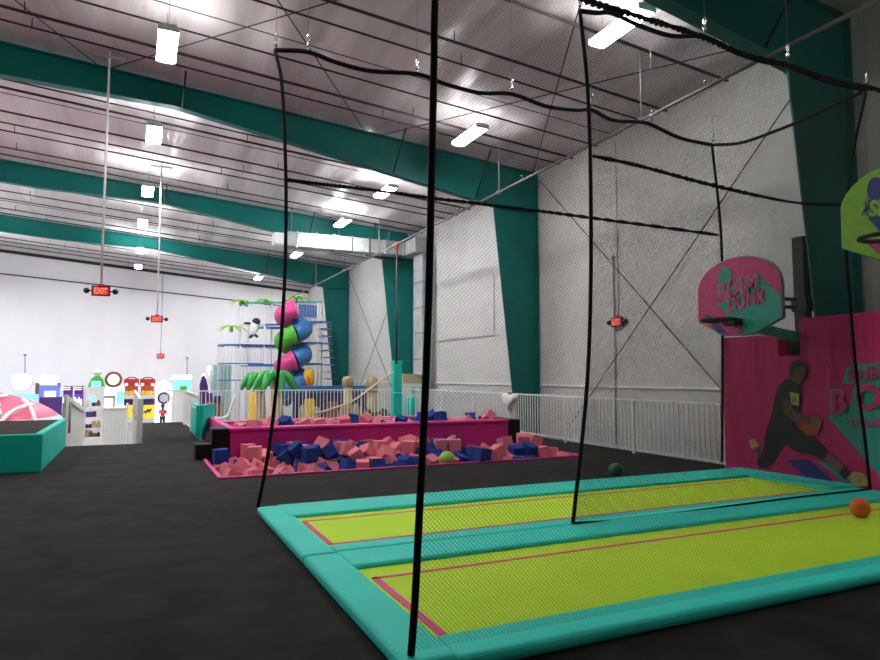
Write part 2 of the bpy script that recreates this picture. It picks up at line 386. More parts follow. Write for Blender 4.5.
# settled positions of the loose foam cubes: x, y, z, rotation
PIT_A=[[1.47,10.89,-0.1,1.6,-0.0,-2.9],[1.48,11.16,-0.1,-1.6,-0.0,-1.6],[1.4,11.53,-0.1,-1.6,-1.6,0.0],[1.42,11.79,-0.1,-0.1,-1.6,3.1],[1.43,12.08,-0.1,1.6,0.0,-1.3],[1.48,12.36,-0.1,1.6,0.0,-1.5],[1.49,12.68,-0.1,-0.0,0.0,-0.0],[1.85,10.77,-0.1,2.2,-1.6,0.0],[1.76,11.09,-0.1,-0.0,-0.0,-1.6],[1.65,11.43,-0.1,3.0,-1.6,0.0],[1.69,11.86,-0.1,3.1,-0.0,1.2],[1.8,12.19,-0.1,0.9,1.6,-0.9],[1.79,12.47,-0.1,-1.6,-0.0,0.2],[1.78,12.78,-0.1,1.6,0.0,-1.8],[2.13,10.81,-0.1,-2.1,1.6,0.0],[2.15,11.14,-0.1,1.4,1.6,1.3],[1.9,11.42,-0.1,0.8,1.6,-0.8],[2.05,11.89,-0.1,0.0,-0.0,0.8],[2.05,12.18,-0.1,-0.1,1.6,3.0],[2.12,12.56,-0.1,0.0,3.1,0.1],[2.11,12.83,-0.1,-3.0,1.6,0.1],[2.44,10.75,-0.1,0.1,1.6,0.0],[2.4,11.04,-0.1,-0.0,0.0,-3.1],[2.14,11.43,-0.1,2.1,-1.6,0.9],[2.21,11.72,-0.1,-0.8,1.6,0.0],[2.35,12.1,-0.1,-0.0,0.0,2.1],[2.43,12.38,-0.1,0.0,-0.0,-0.2],[2.43,12.71,-0.06,-0.0,-1.2,0.8],[2.71,10.78,-0.1,-1.8,-1.6,0.0],[2.69,11.08,-0.1,0.0,-0.0,0.6],[2.63,11.34,-0.1,0.2,1.6,-2.4],[2.69,11.75,-0.1,0.9,-1.6,0.9],[2.71,12.1,-0.1,-3.1,-0.0,0.7],[2.82,12.5,-0.1,-1.4,-1.6,0.3],[2.82,12.81,-0.1,-3.1,0.0,-0.0],[3.09,10.75,-0.1,-3.1,-0.0,0.2],[3.17,11.07,-0.1,0.0,0.0,1.4],[3.29,11.54,-0.1,1.6,0.0,-0.6],[3.03,11.83,-0.1,-1.1,1.6,0.5],[3.09,12.17,-0.1,-0.9,-1.6,0.6],[3.13,12.51,-0.1,1.6,-0.0,-3.1],[3.18,12.86,-0.1,-1.6,-0.0,-2.1],[3.48,10.84,-0.1,0.0,-3.1,0.3],[3.44,11.23,-0.1,0.0,0.0,-1.3],[3.59,11.5,-0.1,0.8,1.6,1.0],[3.5,11.81,-0.05,0.0,-0.6,-1.0],[3.43,12.21,-0.1,1.3,1.6,-0.1],[3.44,12.47,-0.1,-0.0,0.0,-1.3],[3.48,12.87,-0.1,-1.6,0.0,-0.0],[3.71,10.93,-0.1,0.0,0.0,-1.3],[3.81,11.25,-0.1,0.6,1.6,0.0],[3.87,11.54,-0.1,-1.1,1.6,1.7],[3.78,11.84,-0.1,3.1,-0.0,0.6],[3.68,12.16,-0.1,0.4,1.6,-2.6],[3.71,12.59,-0.1,1.4,-1.6,0.0],[3.77,12.85,-0.1,0.0,3.1,1.1],[4.09,10.75,-0.1,0.0,0.0,-1.5],[4.06,11.02,-0.1,1.5,1.6,0.0],[4.11,11.39,-0.1,-1.6,0.0,-1.7],[4.14,11.81,-0.1,1.6,-0.0,-0.1],[4.11,12.14,-0.1,-1.1,-1.6,-1.0],[4.07,12.45,-0.1,1.6,-1.6,-0.3],[4.06,12.72,-0.1,-0.0,3.1,-1.5],[4.33,10.73,-0.1,0.1,-1.6,0.0],[4.34,11.0,-0.1,0.0,0.0,-0.3],[4.37,11.5,-0.1,1.6,1.6,0.0],[4.4,11.78,-0.1,-1.6,0.0,-1.8],[4.39,12.08,-0.1,3.0,-1.6,0.0],[4.38,12.34,-0.1,1.2,-1.6,0.3],[4.32,12.65,-0.1,1.6,-0.0,-1.5],[4.6,10.85,-0.1,1.8,-1.6,0.0],[4.7,11.12,-0.1,1.6,0.0,-0.4],[4.7,11.41,-0.1,1.6,0.0,0.1],[4.71,11.83,-0.1,0.7,-1.6,-1.2],[4.74,12.13,-0.1,1.6,-0.0,2.9],[4.79,12.46,-0.07,-0.0,-1.9,0.2],[4.59,12.81,-0.1,-2.2,-1.6,0.4],[5.13,10.72,-0.1,0.0,3.1,-0.0],[5.06,11.18,-0.1,-3.1,-1.6,0.0],[5.01,11.5,-0.1,-0.0,-0.0,1.7],[4.96,11.79,-0.1,-0.2,1.6,-2.1],[5.04,12.09,-0.1,2.1,1.6,-0.1],[5.07,12.45,-0.1,0.5,1.6,0.7],[4.86,12.78,-0.1,0.0,3.1,1.0],[5.39,10.82,-0.1,1.6,1.6,0.0],[5.36,11.13,-0.1,2.9,-1.6,0.0],[5.31,11.4,-0.1,-1.6,0.0,-1.9],[5.47,11.66,-0.1,-1.6,0.0,-2.9],[5.36,12.18,-0.1,2.1,1.6,0.6],[5.32,12.48,-0.05,-0.0,-0.8,-1.3],[5.23,12.86,-0.1,-0.1,1.6,1.0],[5.72,10.79,-0.1,3.1,-1.6,0.0],[5.65,11.09,-0.1,-1.6,0.0,-1.2],[5.62,11.42,-0.1,-1.6,-0.0,1.6],[5.68,11.83,-0.1,0.3,1.6,-0.9],[5.65,12.2,-0.1,1.2,1.6,-0.4],[5.62,12.48,-0.1,-0.3,1.6,0.0],[5.74,12.87,-0.05,-1.6,-2.3,-0.3],[5.97,10.82,-0.1,-0.0,3.1,-0.1],[5.95,11.13,-0.1,-2.2,-1.6,-0.1],[5.93,11.46,-0.1,-0.7,1.6,0.4],[5.94,11.93,-0.1,0.1,1.6,-2.6],[6.04,12.21,-0.1,0.1,1.6,1.7],[6.07,12.46,-0.1,-1.6,-0.0,3.0],[6.12,12.81,-0.1,-1.4,-1.6,-0.1],[6.35,10.77,-0.1,-0.0,0.0,-1.3],[6.27,11.06,-0.1,-1.6,-0.0,2.3],[6.15,11.28,-0.1,-1.6,0.0,-0.8],[6.3,11.89,-0.1,1.9,-1.6,-0.2],[6.35,12.16,-0.1,-3.1,-0.0,1.3],[6.34,12.41,-0.1,1.6,0.0,-0.2],[6.36,12.89,-0.1,-1.6,0.0,0.0],[6.7,10.8,-0.1,-0.0,-0.0,-0.0],[6.57,11.22,-0.1,1.6,0.0,-1.9],[6.59,11.56,-0.1,-1.6,0.0,-1.1],[6.56,11.9,-0.1,1.6,0.0,-0.1],[6.65,12.15,-0.1,-0.0,0.0,-1.6],[6.82,12.61,-0.1,0.0,-0.0,-0.1],[6.65,12.87,-0.1,-2.1,-1.6,0.0],[6.94,10.72,-0.1,1.2,1.6,1.2],[6.83,11.17,-0.1,-1.7,-1.6,0.0],[6.98,11.48,-0.1,-1.3,1.6,0.0],[7.04,11.77,-0.1,0.1,-1.6,2.9],[6.94,12.2,-0.1,3.1,0.0,-1.1],[7.08,12.5,-0.1,-0.3,-1.6,1.8],[6.92,12.86,-0.1,-0.5,-1.6,0.3],[7.28,10.81,-0.1,-1.6,0.0,2.3],[7.12,11.17,-0.1,-3.1,0.0,1.4],[7.33,11.45,-0.1,1.6,0.0,1.5],[7.3,11.8,-0.1,1.0,-1.6,-1.1],[7.34,12.22,-0.05,0.0,0.6,0.0],[7.35,12.5,-0.1,1.6,0.0,1.3],[7.32,12.79,-0.1,-2.7,1.6,-0.0],[7.59,10.83,-0.1,2.9,1.6,0.0],[7.36,11.12,-0.1,-1.6,-0.0,1.4],[7.62,11.44,-0.1,-0.1,-1.6,1.2],[7.59,11.79,-0.1,-2.3,1.6,0.0],[7.64,12.19,-0.1,-1.7,-1.6,0.0],[7.63,12.47,-0.1,1.6,-1.6,0.0],[7.59,12.71,-0.1,-1.6,0.0,-1.6],[1.48,11.18,0.14,-1.2,1.6,0.0],[1.43,12.11,0.14,-2.3,1.6,0.7],[1.46,12.46,0.14,0.0,1.6,1.1],[1.51,12.92,-0.1,1.6,1.6,0.0],[1.84,11.01,0.14,-1.6,0.0,0.4],[1.5,11.78,0.14,1.6,-0.0,-1.3],[1.78,12.24,0.14,-0.2,1.6,-0.6],[2.2,10.86,0.14,-2.5,-1.6,0.0],[2.04,11.41,0.14,-0.0,-0.0,2.1],[1.9,11.68,0.06,0.8,-0.8,-2.4],[2.03,12.09,0.14,1.6,0.0,-2.8],[2.02,12.47,0.14,0.0,3.1,0.6],[1.94,12.82,0.14,1.6,-0.0,-0.3],[2.41,11.5,0.06,-1.3,0.8,-1.0],[2.41,11.86,0.06,0.7,-2.4,-0.1],[2.29,12.2,0.14,1.6,-0.0,-0.1],[2.45,12.43,0.14,3.1,0.0,1.2],[2.53,12.86,0.12,-1.0,1.2,-2.3],[2.71,10.73,0.14,1.6,0.0,0.1],[2.7,11.08,0.14,1.2,-1.6,-1.0],[2.73,11.5,0.13,0.9,-1.2,0.5],[2.78,11.76,0.14,-1.6,0.0,-0.2],[2.8,12.04,0.14,-3.0,1.6,-0.0],[2.77,12.5,0.14,1.9,1.6,0.7],[2.84,12.83,0.14,-1.2,1.6,-0.7],[2.98,11.13,0.12,-1.1,-0.2,-1.4],[2.95,11.36,-0.1,1.5,1.6,0.0],[3.06,11.79,0.14,1.6,0.0,-1.5],[3.11,12.16,0.14,-1.6,0.0,0.5],[3.24,12.65,0.14,-2.5,-1.5,-0.1],[3.09,12.89,0.14,2.5,-1.6,-0.6],[3.53,11.53,0.14,-1.6,0.0,-1.7],[3.31,11.94,0.09,2.5,-0.1,0.5],[3.41,12.86,0.14,0.4,-1.6,1.8],[3.78,11.47,0.14,0.0,-1.6,-1.9],[3.86,11.72,0.14,-0.8,1.6,-2.3],[3.54,12.16,0.14,-0.0,3.1,0.3],[3.67,12.56,0.14,-1.6,-0.0,1.3],[3.83,12.92,0.14,-0.4,-1.6,-1.2],[3.94,10.75,0.14,1.6,-0.0,-0.3],[4.08,11.45,0.14,2.0,-1.6,0.9],[4.11,11.8,0.14,-2.0,1.6,-0.3],[3.91,12.25,0.07,0.4,-2.5,-0.5],[4.39,11.26,0.06,-0.2,-2.4,1.5],[4.37,11.61,0.14,1.6,-0.0,1.2],[4.35,12.15,0.14,0.3,-1.6,1.6],[4.29,12.39,0.14,-3.1,0.0,0.3],[4.32,12.85,0.13,-1.8,-0.0,-0.0],[4.7,11.36,0.14,-0.4,1.6,1.8],[4.66,11.67,0.13,0.6,-1.9,1.1],[4.81,12.15,0.14,0.0,-3.1,-0.7],[4.6,12.39,0.11,-1.3,1.2,0.2],[4.6,12.73,0.14,-1.6,0.0,-1.5],[4.9,10.94,0.05,-2.4,-0.1,-2.1],[5.15,11.48,0.14,-1.4,-1.6,-1.0],[4.96,11.82,0.14,0.0,0.0,0.2],[5.11,12.19,0.14,1.6,0.0,-1.7],[5.04,12.49,0.14,3.1,-0.0,-1.3],[4.96,12.87,0.14,1.9,-1.6,1.2],[5.51,11.43,0.14,-1.6,-0.0,1.8],[5.32,11.9,0.04,-1.7,-0.8,1.8],[5.4,12.23,0.14,0.0,-0.0,-1.7],[5.27,12.62,0.14,1.4,0.8,1.6],[5.2,12.92,0.14,-0.6,1.6,2.6],[5.76,11.51,0.14,-0.9,-1.6,-0.7],[5.75,11.8,0.14,-1.7,1.6,0.0],[5.63,12.13,0.14,0.6,-1.6,2.4],[5.61,12.47,0.14,-1.6,-1.6,-0.3],[5.5,12.89,0.07,-1.3,-2.3,-0.3],[5.94,11.11,0.14,1.6,0.0,2.7],[6.01,11.42,0.14,-1.6,-0.0,1.7],[6.07,11.71,0.04,-2.5,-0.8,1.2],[5.87,12.05,0.14,-1.5,-1.6,-0.2],[5.88,12.41,0.13,1.6,-0.4,-0.3],[5.93,12.76,0.14,-0.5,-0.5,0.6],[6.55,11.03,0.14,0.0,-3.1,-0.2],[6.34,11.44,0.07,-2.1,-0.8,0.7],[6.37,11.73,0.13,-0.1,-1.9,1.7],[6.43,12.22,0.16,1.4,-1.3,-0.2],[6.4,12.61,0.09,-0.4,0.8,0.8],[6.25,12.87,0.14,-1.6,0.0,0.6],[6.64,10.77,0.14,0.0,1.6,0.0],[6.64,11.5,0.14,-1.6,-0.0,1.8],[6.78,11.8,0.09,-1.2,-0.9,-0.1],[6.84,12.07,0.14,-3.1,0.0,-1.4],[6.79,12.41,0.11,0.9,-0.5,2.5],[6.78,12.86,0.14,0.1,-1.6,0.0],[6.97,10.94,0.09,-0.1,-0.6,-1.4],[6.91,11.24,0.14,1.6,-0.0,-1.4],[6.99,11.5,0.14,-0.0,-0.0,0.1],[7.08,11.81,0.14,1.6,0.0,-1.3],[7.16,12.1,0.11,-0.2,-0.6,-3.1],[7.22,12.44,0.18,0.0,1.1,-0.7],[7.09,12.88,0.14,1.9,0.6,0.4],[7.61,10.74,0.14,1.6,-0.0,1.4],[7.62,11.15,-0.1,0.0,0.0,1.7],[7.63,11.48,0.14,0.0,0.0,1.6],[2.02,12.36,0.38,1.6,0.0,-1.9],[1.65,12.72,0.14,-0.9,-1.6,0.0],[2.58,12.89,0.36,-1.3,-0.3,-3.1],[2.55,12.14,0.29,0.7,-0.0,-1.7],[2.85,12.91,0.38,-2.3,1.6,-0.6],[3.04,12.08,0.38,-3.1,-0.1,-0.2],[3.0,12.58,0.36,2.4,2.3,0.0],[3.32,11.99,0.37,-0.6,0.4,1.2],[3.4,12.59,0.37,1.8,-0.0,1.0],[3.39,12.92,0.38,-1.6,-0.0,3.1],[3.81,11.97,0.28,-1.3,-0.7,-0.2],[3.7,12.55,0.38,0.2,-1.6,-2.5],[3.71,12.87,0.38,1.3,-1.6,1.0],[4.38,11.9,0.29,0.6,-0.3,-3.0],[4.15,12.59,0.33,-0.5,2.1,1.8],[4.05,12.92,0.34,-1.6,2.0,-0.0],[4.47,12.44,0.38,0.2,1.6,0.3],[4.34,12.89,0.36,1.7,1.4,-1.5],[4.79,12.43,0.3,-1.3,0.9,0.3],[4.78,12.89,0.36,-0.2,-0.6,0.3],[4.95,12.12,0.38,-0.0,-1.6,2.5],[5.3,11.97,0.31,-0.0,-0.6,-1.3],[5.37,12.88,0.38,-0.3,-0.5,-2.6],[5.64,12.15,0.38,-1.6,0.0,-0.2],[5.47,12.58,0.37,0.4,-0.1,-1.7],[5.93,12.06,0.38,0.4,-1.6,-0.8],[6.19,12.33,0.17,-1.4,0.3,-0.5],[6.05,12.61,0.31,0.6,-0.7,3.1],[1.76,11.94,0.19,0.0,-0.8,0.2],[1.41,12.18,0.38,-3.1,-0.0,-1.5],[1.98,12.87,0.38,-1.6,0.0,0.1],[2.72,12.01,0.44,-1.8,-2.3,0.2],[2.24,12.64,0.25,-0.8,-0.7,-1.5],[2.23,12.92,0.14,-0.0,-0.1,-3.1],[2.89,11.78,0.38,1.6,0.0,0.2],[2.6,12.5,0.38,3.1,0.0,-1.0],[2.79,12.9,0.62,2.5,1.6,-0.5],[2.85,12.31,0.38,1.6,0.0,2.5],[3.14,12.88,0.53,-0.2,-0.9,0.2],[3.25,12.33,0.46,-2.7,-0.8,0.6],[3.55,12.46,0.61,-1.6,1.4,0.9],[3.46,12.85,0.62,-3.1,0.0,1.4],[3.74,12.24,0.36,-1.7,0.3,-0.0],[3.96,12.43,0.31,-0.2,0.3,0.7],[3.69,12.79,0.62,0.0,-0.0,3.0],[4.09,12.19,0.31,-2.0,0.8,0.3],[4.08,12.87,0.6,1.9,-0.3,2.4],[4.62,11.93,0.14,0.6,1.6,-0.9],[4.29,12.66,0.59,0.6,2.0,1.6],[4.77,12.29,0.58,-0.2,-3.1,0.7],[4.58,12.91,0.52,-1.5,-2.2,-0.0],[5.01,12.08,0.62,-0.0,-3.1,-0.1],[4.71,12.63,0.52,0.6,-0.4,-1.7],[5.37,11.7,0.19,0.0,0.7,-1.4],[5.1,12.67,0.39,1.2,-0.8,1.8],[5.62,12.89,0.5,0.3,-0.9,2.9],[5.67,12.07,0.62,-0.6,1.6,-0.9],[5.73,12.44,0.38,-1.6,0.0,2.9],[5.68,12.89,0.23,2.9,0.9,-0.3],[5.93,12.07,0.62,-0.5,1.6,2.3],[5.99,12.3,0.4,-0.0,-0.5,-0.3],[6.26,12.87,0.38,0.0,0.0,2.4]]
PIT_B=[[1.92,13.6,0.34,1.6,0.0,0.3],[1.94,14.03,0.34,1.5,1.6,0.0],[1.92,14.34,0.39,0.0,2.3,-0.0],[1.97,14.68,0.34,-1.6,-0.0,1.9],[1.91,14.97,0.34,0.4,-1.6,0.0],[1.87,15.42,0.34,-0.0,0.0,-3.1],[1.9,15.72,0.34,-1.6,-0.0,-1.7],[1.89,15.99,0.34,0.0,-3.1,-1.4],[1.94,16.43,0.34,-3.0,-1.6,0.0],[1.95,16.73,0.34,-0.1,-1.6,0.0],[2.28,13.65,0.34,0.0,-1.6,0.0],[2.29,13.99,0.34,-1.6,0.0,1.7],[2.27,14.34,0.34,-2.2,-1.6,0.0],[2.23,14.68,0.34,-2.9,-1.6,0.0],[2.3,15.07,0.34,2.6,1.6,0.0],[2.29,15.35,0.34,1.6,0.0,-2.6],[2.24,15.81,0.34,0.0,3.1,1.2],[2.3,16.07,0.34,1.6,-0.0,-0.6],[2.32,16.53,0.34,-0.0,0.0,-0.2],[2.4,16.8,0.34,-1.6,-0.0,-0.3],[2.69,13.6,0.34,1.6,-0.0,-1.8],[2.68,13.89,0.34,1.6,0.0,-1.5],[2.62,14.31,0.34,-3.1,0.0,0.2],[2.56,14.72,0.34,-3.1,-0.0,-0.8],[2.68,15.07,0.34,0.4,-1.6,0.0],[2.64,15.42,0.34,0.0,0.0,1.3],[2.67,15.71,0.34,-2.8,1.6,0.0],[2.69,16.04,0.34,-1.6,0.0,3.1],[2.65,16.48,0.34,3.1,0.0,-0.5],[2.66,16.85,0.34,-1.3,1.6,0.0],[2.99,13.63,0.34,-1.3,-1.6,0.0],[2.98,14.03,0.34,-0.0,-3.1,1.5],[2.98,14.33,0.34,-1.6,1.6,0.0],[3.11,14.63,0.34,-1.6,0.0,0.7],[2.98,15.03,0.34,-2.6,-1.6,0.0],[2.99,15.37,0.34,1.6,0.0,1.7],[2.99,15.67,0.34,2.7,1.6,0.0],[2.95,15.98,0.34,3.1,0.0,1.3],[3.05,16.37,0.34,-1.6,-0.0,1.5],[2.99,16.75,0.34,-2.0,1.6,0.0],[3.36,13.6,0.34,1.6,0.0,1.9],[3.32,13.93,0.34,3.1,0.0,0.2],[3.3,14.4,0.34,-0.7,1.6,0.0],[3.45,14.68,0.34,-0.0,3.1,-1.5],[3.37,14.97,0.34,-0.9,1.6,0.0],[3.33,15.37,0.34,0.0,0.0,2.0],[3.36,15.64,0.34,-1.9,1.6,0.0],[3.32,16.08,0.34,-0.1,1.6,0.0],[3.34,16.38,0.34,-1.6,-0.0,-2.7],[3.33,16.75,0.34,-2.4,1.6,0.0],[3.7,13.67,0.34,-3.1,0.0,0.1],[3.72,14.03,0.34,-0.0,3.1,-0.2],[3.61,14.33,0.34,-3.1,1.6,0.0],[3.69,14.6,0.34,-0.0,-3.1,-1.5],[3.66,15.05,0.34,-0.0,3.1,-0.1],[3.7,15.29,0.34,1.6,0.0,3.0],[3.68,15.71,0.34,-0.0,-1.6,0.0],[3.72,16.15,0.34,1.6,0.0,-0.3],[3.67,16.42,0.34,2.8,-1.6,0.0],[3.64,16.68,0.34,-0.2,-1.6,0.0],[4.02,13.64,0.34,1.9,-1.6,0.0],[4.02,14.01,0.34,0.0,0.0,-0.1],[4.04,14.35,0.34,-0.3,1.6,0.0],[4.03,14.65,0.34,0.8,1.6,0.0],[3.96,14.92,0.34,1.2,1.6,0.0],[3.99,15.38,0.34,1.1,1.6,0.0],[4.01,15.78,0.34,1.9,-1.6,0.0],[4.03,16.06,0.34,-1.6,0.0,-1.1],[3.99,16.5,0.34,0.4,-1.6,0.0],[4.03,16.78,0.34,2.7,1.6,0.0],[4.28,13.73,0.34,-0.0,0.0,-1.6],[4.34,13.99,0.34,1.6,0.0,-1.6],[4.41,14.34,0.34,2.6,1.6,0.0],[4.36,14.7,0.34,0.1,1.6,0.0],[4.38,15.02,0.34,-0.3,1.6,0.0],[4.42,15.43,0.34,-1.6,-0.0,2.9],[4.35,15.7,0.34,-1.7,1.6,0.0],[4.37,16.14,0.34,-0.0,-3.1,-0.0],[4.46,16.47,0.34,3.1,-0.0,-0.1],[4.38,16.88,0.34,0.0,-1.6,0.0],[4.74,13.69,0.34,-1.6,-0.0,-1.2],[4.68,14.01,0.34,-0.3,1.6,0.0],[4.75,14.47,0.34,1.5,-1.6,0.0],[4.71,14.72,0.34,0.1,1.6,0.0],[4.71,15.04,0.34,-0.2,-1.6,0.0],[4.77,15.27,0.34,-1.6,-0.0,1.4],[4.69,15.76,0.34,2.7,1.6,0.0],[4.75,16.13,0.34,-1.6,-0.0,-3.1],[4.71,16.43,0.34,-1.6,1.6,0.0],[4.64,16.84,0.34,-1.6,-1.6,0.0],[5.07,13.66,0.34,1.2,-1.6,0.0],[5.13,13.94,0.39,-1.0,0.0,-1.6],[5.02,14.3,0.34,-1.6,0.0,1.0],[4.99,14.69,0.34,-2.6,-1.6,0.0],[5.12,14.99,0.34,-0.0,0.0,0.2],[5.05,15.38,0.34,0.1,-1.6,0.0],[5.02,15.71,0.34,0.8,1.6,0.0],[5.0,16.04,0.34,3.1,-0.0,0.1],[5.01,16.36,0.34,-1.0,-1.6,0.0],[5.07,16.81,0.34,0.0,0.0,0.8],[5.39,13.64,0.34,-1.5,1.6,0.0],[5.43,14.0,0.34,0.3,1.6,2.0],[5.39,14.28,0.34,-2.2,1.6,0.0],[5.4,14.74,0.34,0.4,1.6,0.0],[5.41,15.05,0.34,-1.6,0.0,1.0],[5.39,15.39,0.34,-1.6,0.0,-3.0],[5.42,15.73,0.34,2.1,-1.6,0.0],[5.45,16.07,0.34,-3.1,0.0,1.3],[5.42,16.43,0.34,-1.6,0.0,2.8],[5.4,16.78,0.34,-0.0,0.0,1.7],[5.73,13.65,0.34,1.6,0.0,1.8],[5.76,14.08,0.34,1.6,1.6,0.0],[5.77,14.32,0.34,-3.1,1.6,0.0],[5.84,14.79,0.34,1.2,-1.6,0.0],[5.81,15.06,0.34,1.6,0.0,-1.8],[5.75,15.33,0.34,1.7,-1.6,0.0],[5.73,15.73,0.34,-0.0,0.0,-0.7],[5.74,16.06,0.34,1.6,0.0,-2.6],[5.69,16.41,0.34,-0.0,3.1,-0.1],[5.78,16.76,0.34,-0.0,-0.0,-3.1],[6.06,13.67,0.34,0.0,0.0,2.6],[6.08,13.95,0.34,2.6,-1.6,0.0],[6.04,14.4,0.34,-0.0,0.0,-1.2],[6.1,14.68,0.34,1.3,-1.6,0.0],[6.07,14.96,0.34,1.6,0.0,-0.4],[6.07,15.39,0.34,-1.9,-1.6,0.0],[6.08,15.73,0.34,-0.0,0.0,-2.3],[6.09,16.07,0.34,0.2,1.6,0.0],[6.09,16.39,0.34,-1.8,-1.6,0.0],[6.11,16.68,0.34,-3.0,-1.6,0.0],[6.47,13.62,0.34,-0.0,0.0,2.2],[6.48,14.02,0.34,-0.0,-0.0,1.4],[6.45,14.31,0.34,0.4,1.6,0.0],[6.42,14.6,0.34,-1.6,0.0,2.8],[6.43,15.04,0.34,-0.6,-1.6,0.0],[6.52,15.38,0.34,0.0,0.0,1.1],[6.43,15.7,0.34,-1.6,0.0,-2.8],[6.44,16.05,0.34,-2.8,1.6,0.0],[6.4,16.35,0.34,-0.2,-1.6,0.0],[6.39,16.64,0.34,1.3,1.6,0.0],[6.76,13.63,0.34,1.6,-1.6,0.0],[6.88,13.98,0.34,3.1,-0.0,-0.1],[6.79,14.35,0.34,3.0,-1.6,0.0],[6.79,14.67,0.34,2.8,1.6,0.0],[6.91,15.06,0.34,-3.1,-1.6,0.0],[6.78,15.33,0.34,-0.0,-0.0,-1.8],[6.78,15.74,0.34,1.6,-0.0,3.0],[6.79,16.07,0.34,-1.6,0.0,0.7],[6.75,16.39,0.34,0.1,1.6,0.0],[6.76,16.82,0.34,1.6,0.0,-2.9],[7.21,13.63,0.34,1.5,1.6,-1.4],[7.11,13.93,0.34,1.4,-1.6,0.0],[7.13,14.38,0.34,-1.6,-0.0,-2.3],[7.04,14.81,0.34,-1.6,0.0,0.1],[7.15,15.06,0.34,-0.1,1.6,0.0],[7.04,15.31,0.34,3.1,-1.6,0.0],[7.14,15.71,0.34,-0.0,-1.6,0.0],[7.14,16.04,0.34,1.6,0.0,-2.4],[7.1,16.43,0.34,-1.6,-0.0,-1.7],[7.08,16.73,0.34,-3.1,-0.0,0.7],[7.47,13.65,0.34,1.6,0.0,1.9],[7.47,14.0,0.34,1.0,1.6,0.0],[7.46,14.34,0.34,-3.1,0.0,0.4],[7.43,14.74,0.34,1.3,1.6,0.0],[7.48,15.02,0.34,3.1,-0.0,-1.5],[7.47,15.37,0.34,-2.5,-1.6,0.0],[7.39,15.65,0.34,-3.1,-1.6,0.0],[7.47,16.03,0.34,3.1,0.0,-0.1],[7.46,16.38,0.34,1.8,1.6,0.0],[7.43,16.76,0.34,1.6,0.0,3.0],[7.82,13.66,0.34,-0.3,1.6,0.0],[7.81,13.98,0.34,-2.1,1.6,0.0],[7.94,14.34,0.34,-0.0,3.1,-1.1],[7.89,14.69,0.34,-0.0,3.1,1.1],[7.86,15.06,0.34,3.1,0.0,1.5],[7.82,15.41,0.34,-0.0,-0.0,-1.7],[7.81,15.77,0.34,3.1,1.6,0.0],[7.83,16.14,0.34,3.0,-1.6,0.0],[7.82,16.4,0.34,1.2,-1.6,0.0],[7.8,16.68,0.34,-1.6,-1.6,0.0],[2.18,13.62,0.58,-1.6,-0.0,-2.2],[2.5,13.65,0.58,0.9,1.6,0.0],[2.97,14.34,0.58,-0.8,1.6,0.0],[3.22,13.65,0.58,2.3,1.6,0.0],[3.63,13.99,0.58,-0.7,1.6,0.0],[4.1,13.7,0.58,1.6,-0.0,-1.8],[4.36,14.0,0.58,-1.2,-1.6,0.0],[4.83,14.5,0.58,1.0,-1.6,0.0],[5.2,14.5,0.52,-0.3,0.7,-1.7],[5.58,14.11,0.58,-1.3,-1.6,0.0],[5.93,13.68,0.58,-1.1,1.6,0.0],[6.44,14.34,0.58,0.0,0.0,-0.8],[6.52,14.02,0.58,0.0,0.0,-0.7],[6.99,13.63,0.53,-1.7,-2.4,0.2],[7.3,13.99,0.58,1.6,-0.0,0.2],[7.77,13.98,0.58,1.4,1.6,0.0]]

# ------------------------------------------------------------------ trampolines
XL, XR = 1.33, 8.85
def pad(name, x0, y0, x1, y1, z0, z1, parent, bev=.035, cuts=()):
    m = MB(); m.box((x0, y0, z0), (x1, y1, z1), bev, 3)
    o = m.build(name, M['pad'], parent)
    return o
tt = thing('trampoline', (5.2, 6.7, 0), 'far in-ground trampoline of lime fabric with turquoise pads, below the pink backboard', 'trampoline', 'dunk trampolines')
m = MB(); m.box((1.50, 5.5, .03), (8.4, 7.3, .058)); bed = m.build('bed', M['bed'], tt)
for a, b in (((1.605, 5.80, .058), (1.655, 6.86, .061)), ((1.605, 6.82, .058), (8.1, 6.86, .061)), ((1.605, 5.80, .058), (8.1, 5.84, .061))): m = MB(); m.box(a, b); m.build('marker_line', M['magline'], bed)
pad('edge_pad', 1.29, 5.45, 1.585, 7.68, .0, .088, tt); pad('edge_pad', 1.50, 7.02, XR - .02, 7.68, .0, .095, tt)
pad('edge_pad', 1.57, 5.46, 8.7, 5.70, .0, .092, tt); pad('edge_pad', 8.32, 5.75, 8.86, 7.66, .0, .10, tt)
tn = thing('trampoline', (5.2, 4.3, 0), 'near in-ground trampoline of lime fabric with turquoise pads, where the orange ball lies', 'trampoline', 'dunk trampolines')
m = MB(); m.box((1.50, 3.3, .03), (8.4, 5.3, .058)); bed = m.build('bed', M['bed'], tn)
for a, b in (((1.635, 3.44, .058), (1.69, 4.74, .061)), ((1.635, 4.70, .058), (8.1, 4.74, .061))): m = MB(); m.box(a, b); m.build('marker_line', M['magline'], bed)
pad('edge_pad', 1.29, 3.2, 1.60, 5.44, .0, .088, tn); pad('edge_pad', 1.56, 4.98, 8.7, 5.45, .0, .095, tn)
pad('edge_pad', 1.58, 3.17, XR, 3.50, .0, .085, tn); pad('edge_pad', 8.32, 3.5, 8.86, 4.96, .0, .10, tn)

